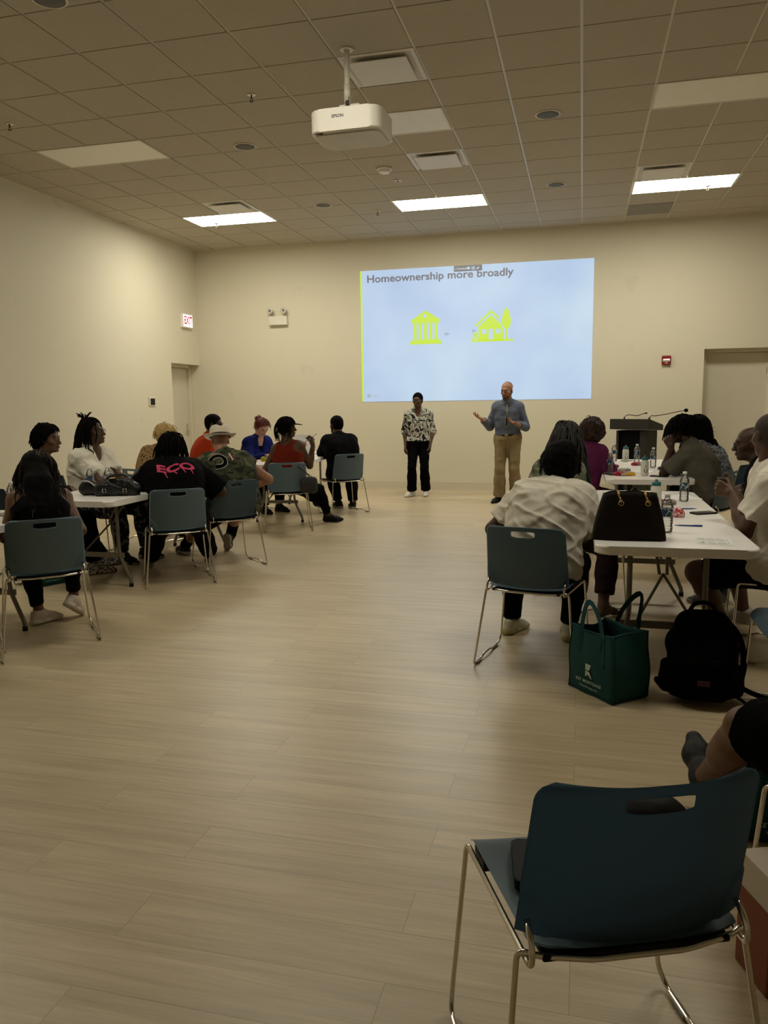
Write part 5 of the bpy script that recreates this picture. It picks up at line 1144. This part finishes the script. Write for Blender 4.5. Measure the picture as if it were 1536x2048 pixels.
# 5 purple woman
J = person('purple', 'woman with curly auburn hair in a purple top at the far right table', (-.03, 7.93), -30, s=.93, b=1.12, lean=12, slouch=16, head=(24, 0, 0), sk=2, RA=dict(w=(.30, 8.12, .77), h=(.6, -.6, -.6)), LA=dict(wl=(-.1, .28, .64)),
    top=dict(m=cloth('purple_top', (.115, .018, .070)), sleeve='long', hem=.07, off=.02, wr=.009, name='purple_top'), bottom=dict(m=cloth('plum_trousers', (.03, .006, .02))), shoes=shoe(SHB))
hair_cap(J, HAU, .042, fine=.006, wr=.012, wf=55, line=(.07, .05), extra=[ell(hl(J, 0, -.05, -.01), (.115, .09, .10), J['Rh'], .04)], sx=1.12, res=.005); strands(J, HAU, 110, .06, .004, off=.045, seed=5, jit=.5, keep=1.0)
# 6 grey shirt man
GS = cloth('grey_polo', (.105, .095, .078))
J = person('greyshirt', 'man in a grey shirt with hands clasped at his mouth, elbows on far right table', (1.17, 7.60), 70, s=1.0, b=1.1, lean=6, slouch=22, head=(12, -12, 0), sk=0, res=.009,
    LA=dict(w=(.80, 7.55, 1.0), h=(0, .15, -1), d=(-.25, .15, .75), n=(.1, 1, .1), c=.85), RA=dict(w=(.81, 7.65, 1.0), h=(0, .15, -1), d=(-.25, -.15, .75), n=(.1, -1, .1), c=.85),
    RL=dict(w=(.88, 7.92, .085)), LL=dict(w=(.86, 7.58, .085)), top=dict(m=GS, hem=.07, off=.022, wr=.008, fr=.80, collar=True, loose=.02, res=.008, name='grey_shirt'), bottom=dict(m=DK), shoes=shoe(SHB))
hair_cap(J, HB1, .016, line=(.085, .055)); strands(J, HB1, 90, .15, .0065, off=.018, seed=21, fwd_lim=.085, zmin=.01, jit=.4)
# 7 blue speckled shirt
J = person('speckled', 'person with long dark locks in a speckled blue shirt behind the man in grey', (1.41, 8.45), 62, s=.97, b=1.2, lean=16, slouch=14, head=(10, 2, 0), sk=1, RA=dict(wl=(.12, .3, .78)), LA=dict(wl=(-.12, .3, .78)),
    top=dict(m=SPECK, hem=.09, off=.022, collar=True, fr=.9, wr=.007, name='speckled_shirt'), bottom=dict(m=DK), shoes=shoe(SHB))
hair_cap(J, HB1, .020, line=(.07, .06)); strands(J, HB1, 120, .34, .008, off=.022, seed=31, fwd_lim=.03); glasses(J, FRG)
# 8 white tee man at the right edge
J = person('whiteman', 'man in a white tee cut by the right edge with hands clasped above the table', (1.09, 4.66), 84, s=1.03, b=1.28, a_=1.15, lean=-3, slouch=10, head=(-62, 0, 0), sk=1, res=.009,
    LA=dict(w=(.845, 4.72, .905), h=(-.3, .2, -1), d=(-.75, .5, .35), n=(.3, .8, -.1), c=.75), RA=dict(w=(.86, 4.86, .905), h=(.3, 0, -1), d=(-.8, -.3, .35), n=(.2, -.8, .2), c=.75),
    LL=dict(w=(.86, 4.93, .085), f=(-.6, .5, 0), h=(-.3, 1, 1)), RL=dict(w=(1.04, 5.30, .085), f=(-.6, .6, 0)), belly=.03, top=dict(m=WT2, hem=.08, off=.022, wr=.012, wf=16, an=(.3, 1, -.9, 3), res=.0075, fr=.72, loose=.02, name='white_tee'),
    bottom=dict(m=DK, len='short', name='shorts'), shoes=shoe(mat('slide_grey', (.30, .27, .22), .6), SOLE))
hair_cap(J, mat('hair_shaved', (.03, .018, .012), .7), .003)
# 9 bald man with glasses
J = person('baldglasses', 'bald man with black rimmed glasses in a black top at the right edge', (1.42, 5.66), 60, s=.98, b=1.2, lean=14, slouch=18, head=(22, -4, 0), sk=0, RA=dict(wl=(.12, .3, .78)), LA=dict(wl=(-.12, .3, .78)), top=dict(m=BT2, hem=.08, off=.02), bottom=dict(m=DK), shoes=shoe(mat('trainer_grey', (.05, .05, .05), .6), SOLE),
    RL=dict(w=(1.0, 5.95, .085)), LL=dict(w=(.93, 5.72, .085)))
glasses(J, mat('glasses_black', (.01, .01, .01), .3), big=1.15)
# 10 person in black shorts at the right edge
J = person('shorts', 'person in black shorts with one bare leg stretched out, behind the foreground chair', (.80, 2.10), 45, s=1.02, b=1.15, a_=1.05, lean=4, slouch=8, sk=2, RA=dict(wl=(.20, .08, .62), h=(1, -.5, .2)), LA=dict(wl=(-.06, .17, .66), h=(-.8, -.3, -.5)), LL=dict(w=(.44, 2.71, .15), f=(-.30, .62, .72), h=(-.2, .3, 1), u=(-.3, -.6, .7)), RL=dict(w=(.74, 2.62, .085)), top=dict(m=BT2, hem=.08, off=.02), bottom=dict(m=BLACKC, len='short', name='shorts', fr=.88), shoes=dict(m=mat('shoe_rubber', (.010, .010, .010), .6, spec=.3), sole=SHB, grow=.007), res=.008)
# moulded ribs on the near shoe
if True:
    q = J['q-1']; mb = MB(); mc = MB()
    for k in range(7):
        f_ = -.02+.022*k; mb.tube([Vector(q(f_, -.074, .040-.0012*k)), Vector(q(f_+.008, -.050, .041-.0018*k)), Vector(q(f_+.014, -.034-.003*k, .033-.0016*k))], .004, n=6)
        mc.tube([Vector(q(f_, -.074, -.040+.0012*k)), Vector(q(f_+.008, -.050, -.041+.0018*k)), Vector(q(f_+.014, -.034-.003*k, -.033+.0016*k))], .004, n=6)
    mb.build('sole_ribs', SHB, J['shoe-1']); mc.build('sole_ribs', SHB, J['shoe-1'])
    mb = MB(); mb.tube([Vector(q(-.055, -.02)), Vector(q(-.085, .02)), Vector(q(-.065, .06)), Vector(q(-.035, .03))], .005, n=6, bend=.02); mb.build('heel_loop', SHB, J['shoe-1'])
# 11 woman with long hair at the left
J = person('longhair', 'woman seen from behind with long brown-tipped hair in a black sleeveless top at left', (-3.21, 4.05), 40, s=.89, b=.95, a_=.95, lean=12, slouch=28, head=(-25, -8, 0), sk=2, res=.009, RA=dict(wl=(.13, .24, .60), h=(.35, -.6, -.8)), LA=dict(wl=(-.12, .26, .60), h=(-.35, -.6, -.8)),
    LL=dict(w=(-3.52, 4.34, .085), f=(.30, .95, 0)), RL=dict(w=(-3.36, 4.50, .15), f=(-.05, .8, -.5)), top=dict(m=BT2, sleeve='none', tank=True, hem=.06, off=.014, name='sleeveless_top'), bottom=dict(m=DK, name='leggings', flare=.002, off=.008, fr=.86), shoes=shoe(mat('shoe_blush', (.50, .42, .36), .6), mat('shoe_sole_cream', (.55, .50, .42), .6)))
hair_cap(J, HB1, .018, extra=[cap_(hl(J, 0, -.06, .03), J['P3']-J['fwd']*.09, .080, .075, .04)]+[cap_(J['P3']-J['fwd']*.095+J['lat']*x*.04, J['P2']-J['fwd']*.122+J['lat']*x*.055-np.array([0, 0, .05]), .056, .022, .04) for x in (-1, 0, 1)], wr=.004, wf=30)
strands(J, HB1, 260, .36, .0030, off=.02, seed=41, jit=.1, fwd_lim=.0); strands(J, HBN, 120, .42, .0017, off=.026, seed=42, jit=.1, fwd_lim=.0, name='brown_tips')
# 12 pink lettering tee
J = person('pink', 'person with black locks in a black tee with pink graffiti lettering on the back', (-3.19, 5.68), 35, s=1.0, b=1.22, a_=1.15, lean=18, slouch=26, head=(-16, -10, 0), sk=0, res=.010, RA=dict(wl=(.15, .28, .70), h=(1, -.3, -.4)), LA=dict(wl=(-.12, .36, .76), h=(-1, -.2, -.3)),
    LL=dict(w=(-3.78, 6.18, .085), f=(-.5, .85, 0)), RL=dict(w=(-3.34, 6.48, .085), f=(-.3, .95, 0)), top=dict(m=BT2, sleeve='short', fr=.95, hem=.10, off=.028, wr=.008, loose=.03, name='black_tee'), bottom=dict(m=DK, flare=.03), shoes=shoe(mat('shoe_sand', (.18, .15, .11), .6), mat('sole_sand', (.30, .27, .2), .6)))
hair_cap(J, HB1, .018); strands(J, HB1, 150, .17, .006, off=.02, seed=51, jit=.25)
PINK = mat('pink_print', (.50, .035, .11), .7)
c = J['P2']-J['fwd']*.14+np.array([0, 0, .015]); xd = J['lat']; yd = nrm(J['up']+0*J['fwd'])
me = text_mesh('ECO', .150, bold=.006, space=1.0); me.transform(Matrix.Diagonal((1.02, .74, 1, 1)))
bm_ = bmesh.new(); bm_.from_mesh(me)
for x_, y_, l_ in ((-.10, -.03, .05), (-.02, -.04, .03), (.05, -.03, .045), (.11, -.02, .05)):
    f = bm_.faces.new([bm_.verts.new(v) for v in ((x_, y_, 0), (x_+.012, y_, 0), (x_+.03, y_-l_, 0), (x_+.022, y_-l_, 0))])
for v in bm_.verts: v.co.y += .018*math.sin(v.co.x*22)
bm_.to_mesh(me); bm_.free()
decal('print_lettering', me, PINK, face_m(c-J['fwd']*.15, xd, yd), J['top'], J['fwd'], J['top'], off=.004, maxe=.016)
# 13 camouflage vest man
J = person('camo', 'broad man in a white brimmed hat and sleeveless camouflage vest seen from behind', (-3.03, 6.42), 44, s=1.0, b=1.32, a_=1.12, lean=14, slouch=26, head=(-12, -14, 0), sk=3, res=.010, RA=dict(wl=(.20, .30, .66), h=(1, -.2, -.5)), LA=dict(wl=(-.2, .3, .66), h=(-1, -.3, -.5)),
    RL=dict(w=(-3.36, 6.98, .17), f=(-.3, .6, -.7), h=(.3, .6, 1)), LL=dict(w=(-3.75, 6.75, .085)), top=dict(m=CAMO, sleeve='short', fr=.30, hem=.10, off=.028, wr=.010, wf=10, loose=.01, name='camouflage_vest'), bottom=dict(m=DK, len='short', name='shorts', fr=.95), shoes=dict(m=SHB, sole=SOLE))
R = J['Rh']; hs_ = J['hs']
blob('hood', [cap_(J['P3']-J['fwd']*.11-J['lat']*.05-np.array([0, 0, .02]), J['P3']-J['fwd']*.11+J['lat']*.05-np.array([0, 0, .02]), .05, None, .04), ell(J['P3']-J['fwd']*.12-np.array([0, 0, .07]), (.10, .05, .06), None, .04)], .008, CAMO, J['o'], wr=.008, wf=25, ridge=True)
mb = MB(); mb.lathe([(.1, .062), (.150, .066), (.152, .070), (.102, .070)], 40, sy=1.12, cap=False); mb.lathe([(.1, .066), (.098, .10), (.088, .155), (.075, .170), (.04, .158), (.001, .150)], 40, sy=1.15, cap=False)
for v in mb.bm.verts:
    r_ = math.hypot(v.co.x, v.co.y)
    if r_ > .12: v.co.z += .9*(r_-.1)*(abs(v.co.x)/r_)**3*.6-.004
    if v.co.z > .14: v.co.z -= .018*math.exp(-(v.co.x/.022)**2)
mm = Matrix([list(R[i])+[0] for i in range(3)]+[[0, 0, 0, 1]]); mm.translation = Vector(J['H']); mb.xf(Matrix.Translation(mm.translation)@mm.to_3x3().to_4x4()@Matrix.Translation((0, -.012, -.025))); ht = mb.build('hat', mat('straw_white', (.66, .59, .47), .7, bump=.6, bscale=200), J['o'])
mb = MB(); mb.lathe([(.1005, .070), (.1015, .071), (.1000, .092), (.099, .092)], 40, sy=1.15, cap=False); mb.xf(Matrix.Translation(Vector(J['H']))@mm.to_3x3().to_4x4()@Matrix.Translation((0, -.012, -.025))); mb.build('hat_band', mat('band_dark', (.03, .012, .012), .7), ht)
WST = mat('stripe_white', (.60, .57, .52), .7); 
def strip(w, h): 
    me_ = bpy.data.meshes.new('s'); me_.from_pydata([(-w, -h, 0), (w, -h, 0), (w, h, 0), (-w, h, 0)], [], [(0, 1, 2, 3)]); return me_
c = J['P2']-J['fwd']*.3+np.array([0, 0, .12])
decal('white_stripe', strip(.006, .085), WST, face_m(c, J['lat'], J['up']), J['top'], J['fwd'], J['top'], off=.012, maxe=.02); decal('red_stripe', strip(.012, .085), mat('stripe_red', (.12, .012, .012), .7), face_m(c+J['lat']*.02, J['lat'], J['up']), J['top'], J['fwd'], J['top'], off=.010, maxe=.02)
def arcband(cx, cy_2, r0, r1, a0, a1, n=24):
    me_ = bpy.data.meshes.new('s'); v = []; f = []
    for k in range(n+1):
        a = math.radians(a0+(a1-a0)*k/n); v += [(cx+r0*math.cos(a), cy_2+r0*math.sin(a), 0), (cx+r1*math.cos(a), cy_2+r1*math.sin(a), 0)]
    for k in range(n): f.append((2*k, 2*k+1, 2*k+3, 2*k+2))
    me_.from_pydata(v, [], f); return me_
c = J['P2']-J['fwd']*.3-J['lat']*.13+np.array([0, 0, .02])
decal('number_fill', arcband(0, 0, .046, .085, -120, 150), BT2, face_m(c, J['lat'], J['up']), J['top'], J['fwd'], J['top'], off=.003, maxe=.02)
for r0, r1 in ((.043, .047), (.084, .088)): decal('number_outline', arcband(0, 0, r0, r1, -120, 150, 30), WST, face_m(c, J['lat'], J['up']), J['top'], J['fwd'], J['top'], off=.005, maxe=.03)
me_ = bpy.data.meshes.new('s'); V_ = [(-.05, .10), (.055, .10), (.055, .105), (-.045, .105), (-.05, .10), (.00, .145), (.004, .142), (-.044, .104), (.0, .145), (.04, .15), (.04, .155), (.0, .150)]; me_.from_pydata([(a, b_, 0) for a, b_ in V_], [], [(0, 1, 2, 3), (4, 7, 6, 5), (8, 9, 10, 11)])
decal('number_outline', me_, WST, face_m(c, J['lat'], J['up']), J['top'], J['fwd'], J['top'], off=.005, maxe=.03)
for x in (1, -1): blob('sock', [cap_(J['A%d' % x]+(J['K%d' % x]-J['A%d' % x])*.02, J['A%d' % x]+(J['K%d' % x]-J['A%d' % x])*.36, .052, .054, .01, clip=[(J['A%d' % x]+(J['K%d' % x]-J['A%d' % x])*.30, J['K%d' % x]-J['A%d' % x])])], .006, BLACKC, J['o'])
# 14 woman in the black cap
J = person('cap', 'woman in a black cap and rust tank top turned right, holding a pen up', (-3.25, 8.32), 22, s=.95, b=.98, lean=4, slouch=12, twist=-28, head=(-78, 2, 0), sk=1, res=.009, RA=dict(w=(-3.03, 8.55, .965), h=(.4, .3, -1), d=(-.1, .1, .8), n=(-.9, .1, .3), c=.75), LA=dict(wl=(-.12, .3, .72)),
    RL=dict(w=(-2.99, 8.93, .09), f=(1, .12, 0), h=(.5, .4, 1.2)), LL=dict(w=(-3.1, 9.05, .22), f=(.6, .6, -.3), h=(.5, .6, 1.4)), top=dict(m=cloth('rust_tank', (.16, .020, .010)), sleeve='none', tank=True, hem=.06, off=.013, name='tank_top'), bottom=dict(m=DK, name='leggings', flare=.004, off=.008, fr=.90), shoes=shoe(SHB), bust=.9)
hair_cap(J, HB1, .014); strands(J, HB1, 110, .15, .004, off=.018, seed=61, zmin=-.06, jit=.3); R = J['Rh']
cp = blob('cap', [ell(hl(J, 0, -.012, .045), np.array([.088, .108, .088]), R, .01, clip=[(hl(J, 0, 0, .035), -R[:, 2]+R[:, 1]*.15)])], .005, BLACKC, J['o'])
blob('brim', [ell(hl(J, 0, .115, .040), np.array([.072, .075, .007]), R@rotm(0, -10), .004, clip=[(hl(J, 0, .07, .03), -R[:, 1])])], .004, BLACKC, cp)
e = empty('pen', tuple(PEOPLE['cap']['o'].matrix_basis@Vector(J['hand1'])), 0, 'thin pen held in the raised hand of the woman in the cap', 'pen'); mb = MB(); mb.tube([(-.075, -.02, -.045), (.055, .015, .05)], .0038, n=8); mb.build('barrel', PHS, e)
e = empty('shoulder_bag', (-2.975, 8.22, .46), 10, 'small black shoulder bag hanging at the side of the cap woman\'s chair', 'handbag'); blob('bag_body', [cap_((-.06, 0, z_), (.06, 0, z_), .034-.0006*k_, None, .03) for k_, z_ in enumerate((.02, .045, .07, .095, .12, .14))], .006, mat('bag_charcoal', (.022, .022, .020), .6, bump=.5, bscale=200), e, wr=.003, wf=25)
mb = MB(); mb.tube([(.06, 0, .155), (.0, -.0, .20), (-.12, .0, .29)], .005, n=6, bend=.03); mb.build('strap', BLACKL, e); mb = MB(); mb.tube([(.055+.010*math.cos(q), 0, .165+.010*math.sin(q)) for q in [i*2*PI/10 for i in range(10)]], .0022, n=5, closed=True); mb.build('ring', CHROME, e)
# 15 bearded man in black tee
J = person('blacktee', 'bearded man in a black tee seen from behind, farthest along the left side', (-3.04, 9.84), 40, s=.99, b=1.3, a_=1.2, lean=9, slouch=20, head=(12, 0, 0), sk=0, LA=dict(wl=(.05, .30, .80), h=(-1, .1, -.2)), RA=dict(wl=(-.05, .27, .78), h=(1, .1, -.2)),
    top=dict(m=BT2, hem=.08, off=.02, fr=.85), bottom=dict(m=DK), shoes=shoe(SHB, SOLE), LL=dict(w=(-3.28, 10.25, .085)), RL=dict(w=(-3.05, 10.2, .085)))
hair_cap(J, HB1, .010, fine=.002, line=(.075, .06)); facehair(J, HB1)
# 16 curly woman
J = person('curly', 'woman with short curly black hair and black top, seated beside the left wall', (-4.60, 5.60), -35, s=.98, b=1.22, a_=1.1, lean=6, slouch=14, head=(-40, -2, 0), sk=2, RA=dict(wl=(.12, .3, .72)), LA=dict(wl=(-.12, .3, .72)), top=dict(m=BT2, sleeve='long', hem=.08, off=.02), bottom=dict(m=DK), shoes=shoe(pattern('checkered', [(.01, .01, .01), (.45, .43, .38)], 'voronoi', 60, 0, [0, .42])),
    RL=dict(w=(-4.10, 5.80, .085)), LL=dict(w=(-4.22, 6.10, .085)))
hair_cap(J, HB1, .020, fine=.005, wr=.008, wf=70, line=(.06, .06), extra=[ell(hl(J, 0, -.085, -.035), (.08, .05, .075), J['Rh'], .03)]); strands(J, HB1, 220, .06, .0045, off=.022, seed=71, jit=.6, fwd_lim=.03, zmin=-.06)
# 17 glasses woman with folded arms
J = person('folded', 'woman with glasses and pinned-up locks in a white V-neck tee, arms folded', (-4.55, 6.40), -96, s=.99, b=1.25, a_=1.15, lean=0, slouch=10, head=(18, 8, 0), sk=1, res=.009, RA=dict(wl=(-.10, .30, .80), h=(1, .3, -.9), d=(-1, .15, .1), n=(0, -1, 0)), LA=dict(wl=(.10, .33, .78), h=(-1, .3, -.9), d=(1, .1, .1), n=(0, -1, .0)),
    top=dict(m=WT2, hem=.08, off=.02, vneck=.15, wr=.009, wf=18, an=(.5, 1, -.6, 3), fr=.7, res=.008, name='white_tee'), bottom=dict(m=pattern('leggings_print', [(.01, .01, .012), (.14, .14, .14)], 'noise', 22, 2, [0, .56]), flare=.004, name='leggings'), shoes=shoe(SHB, SOLE), RL=dict(w=(-4.10, 6.25, .085)), LL=dict(w=(-4.05, 6.55, .085)), bust=1.3)
hair_cap(J, HB1, .020, line=(.055, .075), extra=[ell(hl(J, 0, -.05, .11), (.055, .05, .04), J['Rh'], .03)]); strands(J, HB1, 70, .24, .0065, off=.02, seed=81, fwd_lim=-.03, jit=.3); glasses(J, FRM)
rnd = random.Random(5); mb = MB()
for k in range(16): a = rnd.uniform(0, 2*PI); r_ = rnd.uniform(.02, .07); mb.tube([Vector(hl(J, .02*math.cos(a), -.055+.02*math.sin(a), .125)), Vector(hl(J, r_*.7*math.cos(a), -.06+r_*.7*math.sin(a), .165)), Vector(hl(J, r_*1.3*math.cos(a), -.065+r_*1.3*math.sin(a), .160+rnd.uniform(0, .04)))], .005, n=5, bend=.01)
mb.build('top_knot', HB1, J['o'])
# 18 blonde woman
J = person('blonde', 'woman with short blonde hair in a leopard print top seen from behind', (-4.48, 7.30), -12, s=.93, b=1.08, lean=6, slouch=18, side=9, head=(-14, -8, 0), sk=3, RA=dict(wl=(.16, .26, .74)), LA=dict(wl=(-.12, .3, .62)), top=dict(m=LEO, sleeve='long', hem=.08, off=.02, name='leopard_top'), bottom=dict(m=DK), shoes=shoe(SHB))
hair_cap(J, HBL, .024, fine=.004, wr=.006, wf=45, line=(.07, .06), extra=[ell(hl(J, 0, -.04, .06), (.095, .10, .075), J['Rh'], .03)]); strands(J, HBL, 260, .09, .0035, off=.026, seed=91, jit=.3, zmin=.0)
# 19 red polo man
J = person('redpolo', 'man with glasses in an orange-red polo shirt in front of the side door', (-4.68, 8.83), -52, s=1.03, b=1.12, lean=6, slouch=14, head=(-26, -2, 0), sk=1, RA=dict(wl=(.12, .3, .74)), LA=dict(wl=(-.12, .3, .74)), top=dict(m=cloth('red_polo', (.42, .045, .012)), hem=.08, off=.02, collar=True, fr=.85, name='polo_shirt'), bottom=dict(m=DK), shoes=shoe(SHB))
hair_cap(J, HB1, .010, line=(.078, .06)); glasses(J, FRM)
# 20 red haired woman
J = person('redhead', 'red haired woman in a royal blue jacket looking down at her phone', (-4.41, 9.86), -118, s=.96, b=1.02, lean=8, slouch=18, head=(2, -34, 0), sk=4, res=.009, RA=dict(w=(-4.02, 9.52, .775), h=(.6, -.4, -.7), d=(.8, -.4, 0), n=(0, 0, -1), c=.4), LA=dict(w=(-3.98, 9.80, .775), h=(-.6, -.4, -.7), d=(.8, -.3, 0), n=(0, 0, -1), c=.4),
    top=dict(m=cloth('royal_blue', (.010, .014, .105)), sleeve='long', hem=.08, off=.020, vneck=.20, name='jacket'), bottom=dict(m=DK), shoes=shoe(SHB), bust=1)
hair_cap(J, HRD, .014, wr=.003, wf=50, line=(.072, .07)); blob('hair_bun', [ell(hl(J, 0, -.125, .06), (.045, .040, .045), J['Rh'])], .005, HRD, J['o'], wr=.006, wf=70, fine=.003); strands(J, HRD, 160, .07, .0022, off=.012, seed=95, zmin=.0, fwd_lim=.03, jit=.5)
blob('black_camisole', [grow(p, .010, k=.03) for p in J['B']['torso'][2:6]], .009, BT2, J['o'], [(J['P2']+np.array([0, 0, .055]), (0, 0, 1))])
